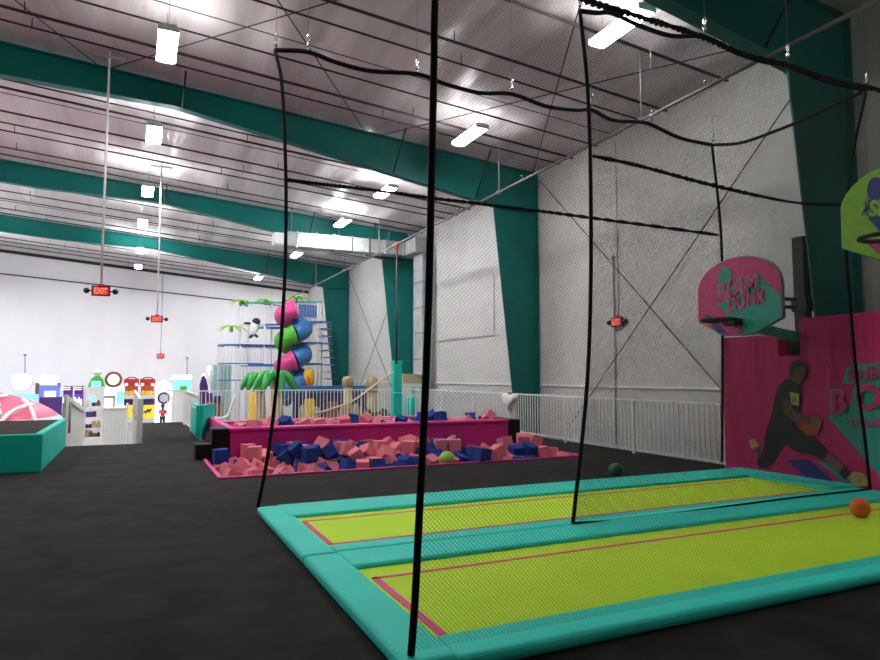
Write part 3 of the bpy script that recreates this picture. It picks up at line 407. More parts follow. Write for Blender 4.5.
# ------------------------------------------------------------------ nets
PITCH_N = .018
def catmull(pts, n=8):
    pts = [Vector(p) for p in pts]; P = [pts[0] * 2 - pts[1]] + pts + [pts[-1] * 2 - pts[-2]]; out = []
    for i in range(1, len(P) - 2):
        for k in range(n):
            t = k / n; a, b, c, d = P[i - 1], P[i], P[i + 1], P[i + 2]
            out.append(.5 * ((2 * b) + (c - a) * t + (2 * a - 5 * b + 4 * c - d) * t * t + (3 * b - a - 3 * c + d) * t ** 3))
    out.append(pts[-1]); return out
def interp(tab, x):
    if x <= tab[0][0]: return tab[0][1]
    for (a, va), (b, vb) in zip(tab, tab[1:]):
        if x <= b: return va + (vb - va) * (x - a) / (b - a)
    return tab[-1][1]
def netting(name, parent, surf, W, H, pitch=PITCH_N, wire=.0016, step=.30):
    """diamond mesh threads over surf(u,v), u,v in metres on a W x H rectangle"""
    verts, faces = [], []
    d = pitch * math.sqrt(2)
    for sgn in (1, -1):
        n = int((W + H) / d)
        for k in range(n + 1):
            c = k * d - (H if sgn > 0 else 0)
            # line u = c + sgn*v
            v0, v1 = (max(0, -c), min(H, W - c)) if sgn > 0 else (max(0, c - W), min(H, c))
            if v1 - v0 < .02: continue
            ns = max(1, int((v1 - v0) / step)); base = None
            for q in range(ns + 1):
                v = v0 + (v1 - v0) * q / ns; u = c + sgn * v
                p, nn, tx = surf(u, v)
                side = (tx.cross(nn)).normalized()
                a = (tx * 1.0 - side * sgn).normalized() * wire     # across the thread, in the net's plane
                b = nn * wire
                i0 = len(verts)
                verts += [tuple(p + a), tuple(p + b), tuple(p - a), tuple(p - b)]
                if base is not None:
                    for e in range(4): faces.append((base + e, base + (e + 1) % 4, i0 + (e + 1) % 4, i0 + e))
                base = i0
    o0 = WORLD[parent.name]
    verts = [(x - o0.x, y - o0.y, z - o0.z) for x, y, z in verts]
    me = D.meshes.new(name); me.from_pydata(verts, [], faces); me.materials.append(M['net'])
    o = D.objects.new(name, me); C.objects.link(o); o.parent = parent; WORLD[o.name] = o0
    return o
def net_x(parent, y, left, right, top, zb, pitch=PITCH_N, wire=.0016, bil=.05, y2=None):
    """net hanging in the plane Y=y between edge curves x(z), with top z(x)"""
    xl, xr = left[0][1], right[0][1]; W = abs(interp(right, 3) - interp(left, 3)); H = top[0][1] - zb
    def surf(u, v):
        s, t = u / W, v / H
        z = zb + t * (interp(top, interp(left, 5) + s * W) - zb)
        x = interp(left, z) * (1 - s) + interp(right, z) * s
        yy = y + bil * math.sin(3 * PI * s) * math.sin(PI * t)
        return Vector((x, yy, z)), Vector((0, 1, 0)), Vector((1, 0, 0))
    return netting('netting', parent, surf, W, H, pitch, wire)
def braid(mb, pts, r, lay=.10):
    """rope of two strands wound round each other"""
    P = catmull(pts, 14)
    L = [0]
    for a, b in zip(P, P[1:]): L.append(L[-1] + (b - a).length)
    for ph in (0, PI):
        q = []
        for i, p in enumerate(P):
            d = (P[min(i + 1, len(P) - 1)] - P[max(i - 1, 0)]).normalized(); a = d.orthogonal().normalized(); b = d.cross(a); g = L[i] / lay * 2 * PI + ph
            q.append(p + (a * math.cos(g) + b * math.sin(g)) * r * .6)
        mb.tube(q, r * .62, 6)
def hook(parent_label, p, group='small hooks holding the net tops'):
    """turnbuckle and wire from the roof holding a net's top rope"""
    x, y, z = p
    t = thing('net_hanger', (x, y, z), parent_label, 'net hanger', group)
    m = MB(); m.lathe((x, y, z + .05), [(.006, -.03), (.022, 0), (.022, .02), (.010, .05), (.020, .08), (.020, .14), (.008, .17)], 8); m.build('turnbuckle', M['chrome'], t)
    m = MB(); m.tube([(x, y, z + .2), (x, y, roof_z(x) - .02)], .004, 4); m.build('wire', M['grey'], t)
# far net
YF = 8.0
lf = [at(x, y, Y=YF) for x, y in ((258, 507), (268, 455), (275, 400), (281, 340), (285, 270), (286, 190), (284, 120), (281, 78), (275, 50))]
edgeF = sorted([(p.z, p.x) for p in lf])
topF = [at(x, y, Y=YF) for x, y in ((275, 50), (308, 52), (335, 62), (370, 71), (417, 74), (445, 84), (480, 93), (512, 94), (545, 106), (575, 110), (592, 110), (612, 120), (640, 122), (652, 125), (680, 138), (712, 145))]
t = thing('safety_net', (5.2, YF, .1), 'far black safety net hanging along the back edge of the far trampoline', 'safety net', 'safety nets round the trampolines')
XFR = topF[-1].x
rightF = [(0, 8.86), (2, 8.95), (4, 9.0), (5.6, XFR)]
net_x(t, YF, edgeF, rightF, [(p.x, p.z) for p in topF], .12, wire=.0009, bil=.06, pitch=.020)
m = MB(); m.tube(catmull([tuple(p) for p in lf], 4), .022, 8); m.build('border_rope', M['rope'], t)
m = MB(); m.tube(catmull([tuple(p) for p in topF], 4), .030, 8); m.build('border_rope', M['rope'], t)
m = MB(); m.tube(catmull([(8.86, YF, .13), (8.95, YF, 2), (9.0, YF, 3.9), tuple(topF[-1])], 6), .022, 8); m.build('border_rope', M['rope'], t)
sm = [at(x, y, Y=YF) for x, y in ((287, 180), (320, 184), (380, 191), (440, 199), (500, 206), (540, 211), (600, 219), (660, 227), (718, 235))]
m = MB(); braid(m, [tuple(p) for p in sm], .026); m.build('seam_rope', M['rope'], t)
# end net in front of the mural
t = thing('safety_net', (8.8, 6.7, .1), 'black safety net closing the mural end of the far trampoline', 'safety net', 'safety nets round the trampolines')
e1 = [tuple(topF[-1])] + [tuple(at(x, y, X=8.95)) for x, y in ((740, 143), (770, 133), (800, 121), (830, 107), (862, 92))]
E1 = [Vector(p) for p in e1]
def surf_e(u, v):
    s, tt_ = u / 2.55, v / 5.4
    y = 8.0 - s * 2.55; ztop = interp(sorted([(p.y, p.z) for p in E1]), y); z = .14 + tt_ * (ztop - .14)
    return Vector((8.82 + .13 * tt_ + .04 * math.sin(2 * PI * s), y, z)), Vector((1, 0, 0)), Vector((0, 1, 0))
netting('netting', t, surf_e, 2.55, 5.4, .020, .0009)
m = MB(); m.tube(catmull(e1, 6), .026, 8); m.build('border_rope', M['rope'], t)
# middle net
YM = 5.42
ml = [at(x, y, Y=YM) for x, y in ((573, 523), (576, 495), (581, 450), (587, 385), (590, 320), (591, 240), (590, 150), (587, 80), (580, 12))]
topM = [at(x, y, Y=YM) for x, y in ((580, 11), (597, 13), (612, 13), (640, 26), (672, 36), (705, 37), (735, 52), (765, 62), (790, 66), (822, 80), (850, 87), (866, 90))]
mr = [at(x, y, Y=YM) for x, y in ((870, 489), (865, 440), (857, 380), (850, 300), (846, 240), (850, 170), (866, 92))]
t = thing('safety_net', (6.5, YM, .1), 'middle black safety net between the two trampolines, gathered along its top', 'safety net', 'safety nets round the trampolines')
net_x(t, YM, sorted([(p.z, p.x) for p in ml]), sorted([(p.z, p.x) for p in mr]), [(p.x, p.z) for p in topM], .13, wire=.0015, bil=.05, pitch=.019)
m = MB(); m.tube(catmull([tuple(p) for p in ml], 4), .020, 8); m.build('border_rope', M['rope'], t)
m = MB(); m.tube(catmull([tuple(p) for p in mr], 4), .020, 8); m.build('border_rope', M['rope'], t)
m = MB(); m.tube(catmull([tuple(p) for p in topM], 4), .026, 8); m.build('border_rope', M['rope'], t)
m = MB(); braid(m, [tuple(at(x, y, Y=YM)) for x, y in ((560, -12), (590, 2), (640, 17), (700, 36), (745, 55), (790, 66), (830, 80), (880, 90), (900, 96))], .036, .16); m.build('gathered_rope', M['rope'], t)
m = MB(); braid(m, [tuple(at(x, y, Y=YM)) for x, y in ((593, 156), (640, 166), (700, 182), (760, 196), (800, 203), (845, 205))], .024); m.build('seam_rope', M['rope'], t)
m = MB(); m.tube(catmull([tuple(at(x, y, Y=YM)) for x, y in ((573, 523), (640, 519), (700, 510), (790, 498), (870, 489))], 6), .012, 6); m.build('bottom_rope', M['rope'], t)
# near net
YN = 3.28
nl = [at(x, y, Y=YN) for x, y in ((411, 655), (415, 600), (419, 520), (424, 420), (428, 320), (431, 200), (434, 60), (435, 0))]
nl = nl + [nl[-1] + Vector((.06, 0, 1.6))]
t = thing('safety_net', (5.2, YN, .1), 'nearest black safety net edged by the thick upright rope in the middle of the picture', 'safety net', 'safety nets round the trampolines')
net_x(t, YN, sorted([(p.z, p.x) for p in nl]), [(0, 8.86), (6, 8.9)], [(1, nl[-1].z), (9, 5.4)], .11, wire=.0007, bil=.03, pitch=.018)
m = MB(); m.tube(catmull([tuple(p) for p in nl], 4), .021, 10); m.build('border_rope', M['rope'], t)
m = MB(); m.tube([tuple(nl[-1]), (5, YN, nl[-1].z - .1), (8.9, YN, 5.4)], .026, 8); m.build('border_rope', M['rope'], t)
for px, py, l in ((276, 49, 'at the far left top corner of the far net'), (308, 50, 'second from the left on the far net top'), (417, 72, 'on the far net top beside the thick near rope'), (512, 92, 'on the far net top left of the middle net'), (592, 108, 'on the far net top behind the middle net edge'), (652, 123, 'on the far net top right of the middle net edge'), (713, 143, 'at the right corner of the far net')):
    hook('small steel turnbuckle ' + l, at(px, py, Y=YF))
for px, py, l in ((580, 10, 'at the left corner of the middle net'), (705, 34, 'over the middle of the middle net'), (788, 60, 'over the right half of the middle net'), (867, 86, 'at the right corner of the middle net')):
    hook('small steel turnbuckle ' + l, at(px, py, Y=YM))

# ------------------------------------------------------------------ balls
def ball(p, r, mat, label, seam=True):
    m = MB(); m.ell((0, 0, 0), (r, r, r), 32, 20)
    m.bm.verts.ensure_lookup_table()
    t = thing('ball', p, label, 'ball'); o0 = WORLD[t.name]
    for v in m.bm.verts: v.co += o0
    m.build('skin', mat, t)
    s = MB()
    for k in range(3):
        rot = Euler((.5 + k * 1.05, .4 * k, k)).to_matrix(); s.tube([o0 + rot @ Vector((math.cos(a) * r, math.sin(a) * r, 0)) for a in [2 * PI * i / 28 for i in range(29)]], r * .018, 4, caps=False)
    s.build('seam', mat, t)
ball(at(860, 507.5, Z=.158), .100, M['orange'], 'orange rubber ball resting on the near trampoline by the mural')
ball(at(616, 470.5, Y=8.35), .115, M['ballgreen'], 'dark green ball beyond the far trampoline edge')
p = at(447, 459, Y=10.72); ball(p, .14, M['balllime'], 'round lime foam ball among the foam cubes near the thick net rope')

# ------------------------------------------------------------------ foam pits
t = thing('pit_lining', (4.5, 11.8, -.42), 'magenta vinyl lining and rim of the front foam pit', 'pit lining')
m = MB()
for a, b in (((1.2, 10.5, -.42), (1.25, 13.1, .0)), ((7.81, 10.5, -.42), (7.86, 13.1, 0)), ((1.25, 10.5, -.42), (7.81, 10.56, .0)), ((1.25, 10.56, -.42), (7.81, 13.1, -.40))): m.box(a, b)
m.build('lining', M['pink'], t)
for a, b in (((1.19, 10.49, -.01), (7.94, 10.56, .03)), ((1.19, 10.58, -.01), (1.26, 13.0, .03)), ((7.80, 10.58, -.01), (7.94, 13.0, .035))):
    m = MB(); m.box(a, b, .015); m.build('rim', M['pink'], t)
t = thing('pit_wall', (4.7, 13.2, 0), 'long magenta padded wall between the two foam pits', 'padded wall')
for i in range(3):
    x0 = 1.68 + i * 2.045; m = MB(); m.box((x0, 13.1, .0), (x0 + 2.045, 13.38, .50), .012); m.build('panel', M['pink'], t)
m = MB(); m.box((1.66, 13.06, .50), (7.83, 13.40, .57), .03, 3); m.build('top_pad', M['pink'], t)
for nm, xa, xb, xc, lab in (('l', 1.07, 1.35, 1.68, 'black padded double step at the left end of the magenta wall'), ('r', 8.5, 8.12, 7.83, 'black padded double step at the right end of the magenta wall')):
    t = thing('padded_step', ((xa + xc) / 2, 13.3, 0), lab, 'step')
    y1 = 13.1 if nm == 'l' else 13.9
    m = MB(); m.box((min(xa, xb), y1, 0), (max(xa, xb), y1 + .5, .28), .012); m.build('lower_step', M['vinyl_black'], t)
    m = MB(); m.box((min(xb, xc), 13.08, 0), (max(xb, xc), 13.65 if nm == 'l' else 14.6, .56), .012); m.build('upper_step', M['vinyl_black'], t)
t = thing('raised_pit', (4.9, 15.2, 0), 'raised rear foam pit behind the magenta wall', 'foam pit')
m = MB(); m.box((1.68, 13.38, 0), (8.1, 17.0, .2)); m.build('base', M['pink'], t)
m = MB(); m.box((1.68, 17.0, 0), (8.1, 17.25, .44), .02); m.build('back_pad', M['pink'], t)
m = MB(); m.box((1.66, 13.4, .2), (1.78, 17.0, .57), .02); m.build('side_pad', M['pink'], t)
me_c = {}
def foam_proto(mat):
    m = MB(); m.box((-.12, -.12, -.12), (.12, .12, .12), .012, 2); o = m.build('foam_cube', mat, None, (0, 0, 0)); return o
protoP, protoB = foam_proto(M['foam_pink']), foam_proto(M['foam_blue'])
firstP = firstB = True
random.seed(21)
def put_cube(c, pit):
    global firstP, firstB
    x, y, z, a, b, g = c
    blue = (math.sin(x * 2.3 + .6) * .5 + random.uniform(-1.5, 1.5)) > .2
    if blue: o = protoB if firstB else protoB.copy(); 
    else: o = protoP if firstP else protoP.copy()
    if (blue and not firstB) or (not blue and not firstP): C.objects.link(o)
    if blue: firstB = False
    else: firstP = False
    o.location = (x, y, z); o.rotation_euler = (a, b, g)
    s = 'blue' if blue else 'pink'
    tag(o, s + ' foam cube lying loose in the ' + pit, 'foam cube', s + ' foam cubes in the ' + pit)
buried = MB(); buried2 = MB()
for c in PIT_A:
    z = c[2] - .22
    if z > (.26 if c[1] > 11.9 else .16): continue
    if z < -.12: buried.mi = 1 if random.random() < .4 else 0; buried.rbox((c[0], c[1], z), (.24, .24, .24), Euler(c[3:]))
    else:
        if z < .08: c = c[:3] + [v + random.uniform(-.55, .55) for v in c[3:]]
        put_cube((c[0], c[1], z, *c[3:]), 'front pit before the magenta wall')
for c in PIT_B:
    z = c[2] - .035
    if c[1] < 15.2: c = [c[0] + random.uniform(-.03, .03), c[1], c[2]] + [random.uniform(-.7, .7) for _ in range(3)]; z += random.uniform(-.03, .06)
    if c[1] > 14.6 and z < .45: buried2.mi = 1 if random.random() < .4 else 0; buried2.rbox((c[0], c[1], z), (.24, .24, .24), Euler(c[3:]))
    else: put_cube((c[0], c[1], z, *c[3:]), 'raised rear pit behind the magenta wall')
for px, py, bl in ((523, 440, 0), (535, 441, 0), (516, 452, 1), (541, 453, 0), (529, 450, 1), (505, 443, 0), (497, 452, 0), (551, 456, 0)):
    q = at(px, py, Y=11.75 if py < 445 else 11.1); o = (protoB if bl else protoP).copy(); C.objects.link(o); o.location = (q.x, q.y, max(.0, q.z)); o.rotation_euler = [random.uniform(-.4, .4) for _ in range(3)]
    s = 'blue' if bl else 'pink'; tag(o, s + ' foam cube lying loose in the front pit before the magenta wall', 'foam cube', s + ' foam cubes in the front pit before the magenta wall')
tag(buried.build('foam_fill', [M['foam_pink'], M['foam_blue']]), 'pink and blue foam cubes buried under the others in the front pit', 'foam cubes', kind='stuff')
tag(buried2.build('foam_fill', [M['foam_pink'], M['foam_blue']]), 'pink and blue foam cubes filling the back of the raised rear pit', 'foam cubes', kind='stuff')
o = protoP.copy(); C.objects.link(o); o.location = (1.62, 16.85, .12); o.rotation_euler = (.0, .0, .5); tag(o, 'single pink foam cube on the carpet between the black step and the gate pads', 'foam cube'); o['group'] = ''
del o['group']
o = protoB.copy(); C.objects.link(o); o.location = (5.78, 10.62, .13); o.rotation_euler = (.05, .1, .12); tag(o, 'blue foam cube sitting up on the front rim of the front pit', 'foam cube'); del o['group']

# ------------------------------------------------------------------ railings
def rail_section(p, q, label, h=1.10, group='white railing sections', n=None, lean=0):
    p, q = Vector(p), Vector(q); d = q - p; L = d.length; d.normalize(); n = n or max(3, int(L / .12))
    t = thing('railing', tuple(p), label, 'railing', group)
    m = MB(); m.bar(p + Vector((0, 0, h - .02)), q + Vector((0, 0, h - .02)), .045, .04); m.build('top_rail', M['white'], t)
    m = MB(); m.bar(p + Vector((0, 0, .09)), q + Vector((0, 0, .09)), .035, .03); m.build('bottom_rail', M['white'], t)
    m = MB(); m.box(p + Vector((-.025, -.025, 0)), p + Vector((.025, .025, h))); m.build('post', M['white'], t)
    b0 = None
    for i in range(1, n):
        c = p + d * (L * i / n)
        if b0 is None:
            m = MB(); m.box(c + Vector((-.011, -.011, .1)), c + Vector((.011, .011, h - .03))); b0 = m.build('baluster', M['white'], t)
        else:
            b = b0.copy(); C.objects.link(b); b.parent = t; b.location = c - (p + d * (L / n))
    return t
ys = [8.15, 10.5, 12.9, 15.3, 17.7, 20.1, 22.6]; nth = ['nearest the pink mural', 'second from the mural', 'third from the mural', 'fourth, carrying the white bag', 'fifth from the mural', 'sixth from the mural, at the deck corner']
for i in range(6):
    xa, xb = 9.15 + (ys[i] - 8.1) * .02, 9.15 + (ys[i + 1] - 8.1) * .02
    rail_section((xa, ys[i], 0), (xb, ys[i + 1], 0), 'white railing section by the right wall, ' + nth[i])
xs = [1.5, 3.45, 5.4, 7.4, 9.42]; nth = ['leftmost, behind the gate pads', 'second, before the palm leaves', 'third, before the blue wall', 'last one, behind the teal post']
for i in range(4): rail_section((xs[i], 22.65, 0), (xs[i + 1], 22.65, 0), 'white railing section across the far deck edge, ' + nth[i])
rail_section((1.48, 17.6, 0), (1.5, 20.1, 0), 'white railing section along the walkway, hung with teal pads'); rail_section((1.5, 20.1, 0), (1.5, 22.6, 0), 'white railing section along the walkway, behind the teal pads')
rail_section((1.48, 22.8, 0), (.98, 24.15, 0), 'short white railing section at the far end of the walkway')
# gate pads
t = thing('gate_pad', (1.42, 17.7, .1), 'teal vinyl pad draped on the walkway railing, left of the pair', 'pad')
m = MB(); m.box((1.37, 16.95, .10), (1.45, 18.6, .86), .03, 3); m.build('cover', M['teal_pad'], t)
m = MB(); m.box((1.365, 17.0, .78), (1.36, 18.55, .80)); m.build('strap', M['white'], t)
t = thing('gate_pad', (1.66, 16.9, .1), 'teal vinyl pad facing the pit, right of the pair', 'pad')
m = MB(); m.prism([(1.47, 16.35, .06), (1.86, 17.5, .06), (1.86, 17.5, .88), (1.47, 16.35, .88)], (-.07, .03, 0)); m.build('cover', M['teal_pad'], t)
# padded post with rope
t = thing('padded_post', (8.45, 21.9, 0), 'upright teal padded post at the back of the rear pit', 'padded post')
m = MB(); m.box((8.30, 21.75, 0), (8.62, 22.05, 2.08), .03, 3); m.build('padding', M['teal_pad'], t)
m = MB(); m.box((8.28, 21.73, 2.07), (8.64, 22.07, 2.11), .008); m.build('cap', M['turq'], t)
m = MB(); m.tube([(8.3, 21.72, .98), (8.64, 21.72, .98)], .01, 5); m.build('strap', M['white'], t)
t = MB(); t.tube(catmull([(8.3, 21.75, 1.72), (7.2, 20.6, 1.28), (5.9, 18.9, .82), (4.6, 17.3, .62), (4.2, 16.8, .6)], 6), .032, 8); tag(t.build('climbing_rope', M['rope_tan']), 'tan rope slanting from the teal post down to the rear foam pit', 'rope')
t = MB(); t.lathe((10.1 - .5, 23.2, -.2), [(.24, 0), (.25, .03), (.25, .92), (.23, .95)], 20); o = t.build('padded_drum', M['teal_pad']); tag(o, 'dark teal padded drum behind the railing beside the thick near net rope', 'padded drum')
# bag on the rail
cx, cy = 9.28, 15.45
t = thing('hanging_bag', (cx, cy, .3), 'white cloth bag sagging from the right railing before the second teal post', 'bag')
m = MB(); V = []
for i in range(13):
    a = i / 12; half = .40 * (1 - .75 * max(0, a - .30) / .7) ; row = []
    for k in range(13):
        b = k / 6 - 1; zz = 1.09 - .52 * a * (1 - .35 * b * b) + .02 * math.sin(6 * b) * a
        row.append(m.bm.verts.new((cx - .03 - .12 * math.sin(PI * min(1, a + .05)) * (1 - b * b) - .02 * math.sin(9 * b + 4 * a), cy + half * b, zz)))
    V.append(row)
for i in range(12):
    for k in range(12):
        fc = m.bm.faces.new((V[i][k], V[i][k + 1], V[i + 1][k + 1], V[i + 1][k])); fc.smooth = True
r = bmesh.ops.extrude_face_region(m.bm, geom=m.bm.faces[:])
for e in r['geom']:
    if isinstance(e, bmesh.types.BMVert): e.co.x += .015
m.build('sack', M['white'], t)
m = MB(); m.box((cx - .06, cy - .22, 1.06), (cx + .04, cy + .05, 1.12), .01); m.build('clip', M['brown'], t)

# ------------------------------------------------------------------ mural and hoops
MX = 9.0
def mp(x, y, k=0): 
    p = at(x, y, X=MX - .001 - .002 * k); return p
t = thing('mural_wall', (MX + .1, 6.2, 0), 'tall pink padded wall printed with a leaping basketball player and teal lettering', 'printed wall')
m = MB(); m.box((MX, 6.98, 0), (MX + .25, 8.06, 2.2), .01); m.build('panel', M['mural'], t)
m = MB(); m.box((MX, 6.62, 0), (MX + .25, 6.98, 1.86)); m.build('panel', M['mural'], t)
m = MB(); m.box((MX + .44, 6.2, 0), (MX + .50, 7.6, 2.2)); m.build('notch_dark_sheet', M['black'], t)  # black sheet added behind the notch so that the gap looks dark
m = MB(); m.box((MX, 3.0, 0), (MX + .25, 6.62, 2.42), .01); mural_panel = m.build('panel', M['mural'], t)
K = [0]
def dec(name, pts, mat, parent=mural_panel):
    K[0] += 1; m = MB(); m.prism([mp(x, y, K[0]) for x, y in pts], (.0015, 0, 0)); return m.build(name, M[mat], parent)
# teal emblem ground
dec('teal_emblem', [(828, 417), (880, 477), (915, 510), (915, 400), (842, 406)], 'print_teal')
dec('teal_banner', [(846, 369), (850, 366), (915, 357), (915, 379), (842, 384)], 'print_teal')
dec('teal_ring_ground', [(853, 388), (870, 382), (915, 376), (915, 405), (850, 408)], 'print_teal')
# block letters
pu = (0, -1, 0); pv = (0, 0, 1)
def onm(x, y, k): p = at(x, y, X=MX - .03 - .001 * k); return p
def mural_text(name, s, x0, yb, x1, yt, mat, k, rise=0.0):
    a = onm(x0, yb, k); b = onm(x1, yb - rise, k); c = onm(x0, yt, k)
    ud = (b - a); vd = Vector((0, 0, 1)); return text(name, s, M[mat], mural_panel, a, ud, vd, ud.length, (c - a).length, .003, .03)
mural_text('lettering', 'SHEL', 848, 382, 888, 370, 'mural', 1, 5.5)
mural_text('lettering', 'B', 831, 415, 847, 390, 'print_teal', 1, 1.5)
mural_text('lettering', 'B', 832.5, 414, 846, 391.5, 'mural', 3, 1.2)
mural_text('lettering', 'OU', 856, 412, 905, 386, 'mural', 3, 4)
mural_text('lettering', 'TRAM', 848, 428, 900, 421, 'mural', 3, 3)
# slanted colour bars under the player
dec('blue_bar', [(787, 460), (808, 459), (838, 485), (812, 483)], 'print_blue')
dec('teal_bar', [(817, 461), (824, 462), (862, 488), (850, 488)], 'print_teal')
# player, as printed
dec('player_print', [(749, 440), (755, 439), (758, 444), (757, 450), (751, 448)], 'print_shoe')
dec('player_print', [(755, 447), (760, 447), (763, 462), (758, 460)], 'print_skin')
dec('player_print', [(758, 457), (767, 457), (768, 466), (760, 468), (757, 463)], 'print_black')
dec('player_print', [(766, 428), (772, 423), (786, 422), (792, 430), (797, 440), (786, 443), (778, 452), (774, 461), (764, 466), (760, 460), (764, 446)], 'print_black')
dec('player_print', [(784, 424), (796, 426), (806, 433), (818, 441), (828, 451), (824, 460), (811, 454), (797, 452), (786, 444)], 'print_black')
dec('player_print', [(824, 459), (829, 452), (837, 459), (845, 467), (841, 474), (832, 468)], 'print_skin2')
dec('player_print', [(839, 473), (844, 466), (850, 471), (849, 479), (843, 478)], 'print_black')
dec('player_print', [(847, 478), (853, 472), (862, 473), (869, 479), (868, 486), (856, 487)], 'print_shoe')
dec('player_print', [(781, 383), (786, 379), (793, 379), (798, 384), (801, 396), (800, 408), (797, 418), (790, 427), (771, 431), (768, 426), (773, 408), (776, 392)], 'print_black')
dec('player_print', [(790, 392), (799, 394), (799, 406), (791, 404)], 'print_lime')
dec('player_print', [(801, 422), (812, 420), (820, 426), (818, 434), (808, 436), (801, 431)], 'print_ball')
dec('player_print', [(782, 400), (788, 400), (795, 412), (812, 418), (820, 417), (822, 426), (812, 425), (795, 422), (784, 414)], 'print_skin')
dec('player_print', [(810, 418), (816, 415), (822, 421), (821, 427), (813, 425)], 'print_skin2')
dec('player_print', [(790, 368), (795, 361), (802, 361), (806, 367), (805, 376), (800, 384), (793, 382), (790, 377)], 'print_skin')
dec('player_print', [(790, 368), (793, 362), (799, 360), (805, 363), (805, 368), (797, 367), (794, 374), (790, 376)], 'print_black')
a = onm(792.5, 402, 9); text('lettering', 'LF', M['print_black'], mural_panel, a, pu, pv, .055, .075, .002, .03)

def hoop(name, cy, outline, bp, label, gp, dz0):
    """backboard on plane X=7.8 with rim, arms"""
    t = thing(name, (7.8, cy, 2.1), label, 'backboard', gp)
    m = MB(); m.prism([(7.8, y, z) for y, z in outline], (.04, 0, 0)); brd = m.build('board', M[bp], t)
    c = [(7.83, y, z) for y, z in outline]; m = MB(); m.tube(c + [c[0]], .018, 6); m.build('edge_trim', M['board_teal'], t)
    m = MB(); m.tube([(7.44 + .235 * math.cos(a), cy + .235 * math.sin(a), 2.34 + dz0) for a in [2 * PI * i / 32 for i in range(33)]], .026, 8, caps=False)
    rim = m.build('rim', M['black'], t)
    m = MB(); m.box((7.62, cy - .10, 2.27 + dz0), (7.79, cy + .10, 2.37 + dz0), .01); m.build('rim_bracket', M['black'], rim)
    for dz in (2.60 + dz0, 2.72 + dz0):
        m = MB(); m.bar((7.84, cy + .12, dz), (9.12, cy + .06, dz), .05, .05); m.build('support_arm', M['black'], t)
    m = MB(); m.bar((7.84, cy - .05, 2.28 + dz0), (9.12, cy + .03, 2.14 + dz0), .16, .12); m.build('brace_arm', M['board_teal'], t)
    return brd
def outl(cy, dz=0):
    pts = [(cy + .71, 2.88), (cy + .72, 2.38), (cy + .25, 2.15), (cy - .25, 2.14), (cy - .72, 2.34), (cy - .72, 2.80)]
    for i in range(1, 14):
        a = i / 14 * PI; pts.append((cy - .715 * math.cos(a), 2.83 + .43 * math.sin(a)))
    return [(y, z + dz) for y, z in pts]
def bp(x, y, k, cy=6.7): 
    p = at(x, y, X=7.797 - .002 * k); p.y += cy - 6.7; return p
KB = [0]
def bdec(parent, name, pts, mat, cy=6.7):
    KB[0] += 1; m = MB(); m.prism([bp(x, y, KB[0], cy) for x, y in pts], (.001, 0, 0)); m.build(name, M[mat], parent)
h1 = hoop('backboard', 6.69, outl(6.69), 'board_pink', 'pink and teal backboard with slam dunk lettering and a black rim', 'basketball backboards', 0)
bdec(h1, 'teal_triangle', [(758, 274), (781, 296), (781.5, 317), (752, 334), (737, 335), (727, 315), (717, 304), (740, 296)], 'board_teal')
bdec(h1, 'teal_ball', [(725 + 7 * math.cos(a), 276 + 9 * math.sin(a)) for a in [2 * PI * i / 20 for i in range(20)]], 'board_teal')
bdec(h1, 'teal_flames', [(717, 285), (722, 281), (735, 288), (734, 296), (726, 291), (724, 296)], 'board_teal')
bdec(h1, 'blue_stripe', [(704, 314), (711, 316), (728, 334), (718, 334)], 'board_blue')
bdec(h1, 'magenta_stripe', [(722, 322), (742, 322), (741, 334), (731, 334)], 'board_mag')
def btext(parent, s, a, b, hgt, mat, k, cy=6.7, bold=.03):
    A, B = bp(*a, k, cy), bp(*b, k, cy); ud = B - A; n = Vector((-1, 0, 0)); vd = n.cross(ud.normalized())
    if vd.z < 0: vd = -vd
    return text('lettering', s, M[mat], parent, A, ud, vd, ud.length, hgt, .001, bold, .15)
btext(h1, 'SLAM', (717.2, 300.2), (761, 290), .235, 'board_teal', 6.0, bold=.10); btext(h1, 'SLAM', (718.5, 299), (759, 289), .20, 'board_mag', 7); btext(h1, 'DUNK', (728, 312), (767, 302), .20, 'board_mag', 7)
KB[0] = 0
gcy = 4.41
h2 = hoop('backboard', gcy, outl(gcy, .74), 'board_green', 'lime green backboard with blue print at the right edge', 'basketball backboards', .74)
def gp(x, y, k): return at(x, y, X=7.797 - .002 * k)
for nm, pts, mt in (('blue_ball', [(876 + 9 * math.cos(a), 190 + 13 * math.sin(a)) for a in [2 * PI * i / 20 for i in range(20)]], 'board_blue'),
                    ('blue_ground', [(868, 218), (880, 206), (930, 225), (930, 246), (900, 240), (880, 232)], 'board_blue'),
                    ('magenta_stripe', [(862, 236), (876, 241), (905, 262), (888, 262), (868, 245)], 'board_mag')):
    KB[0] += 1; m = MB(); m.prism([gp(x, y, KB[0]) for x, y in pts], (.001, 0, 0)); m.build(nm, M[mt], h2)
m = MB()
for dr in (0, 3, 6): m.tube([gp(870 - dr + 2 * math.sin(i * .8), 196 + i * 2.2 + dr, 2) for i in range(7)], .006, 5)
m.build('blue_flames', M['board_blue'], h2)
A, B = gp(869, 217, 5), gp(915, 214, 5); text('lettering', 'SLAM', M['board_green'], h2, A, (B - A), (0, 0, 1), (B - A).length, .20, .002, .05, .15)
text('lettering', 'S', M['board_blue'], h2, gp(867, 218, 4), (B - A), (0, 0, 1), .17, .24, .001, .08, .15)
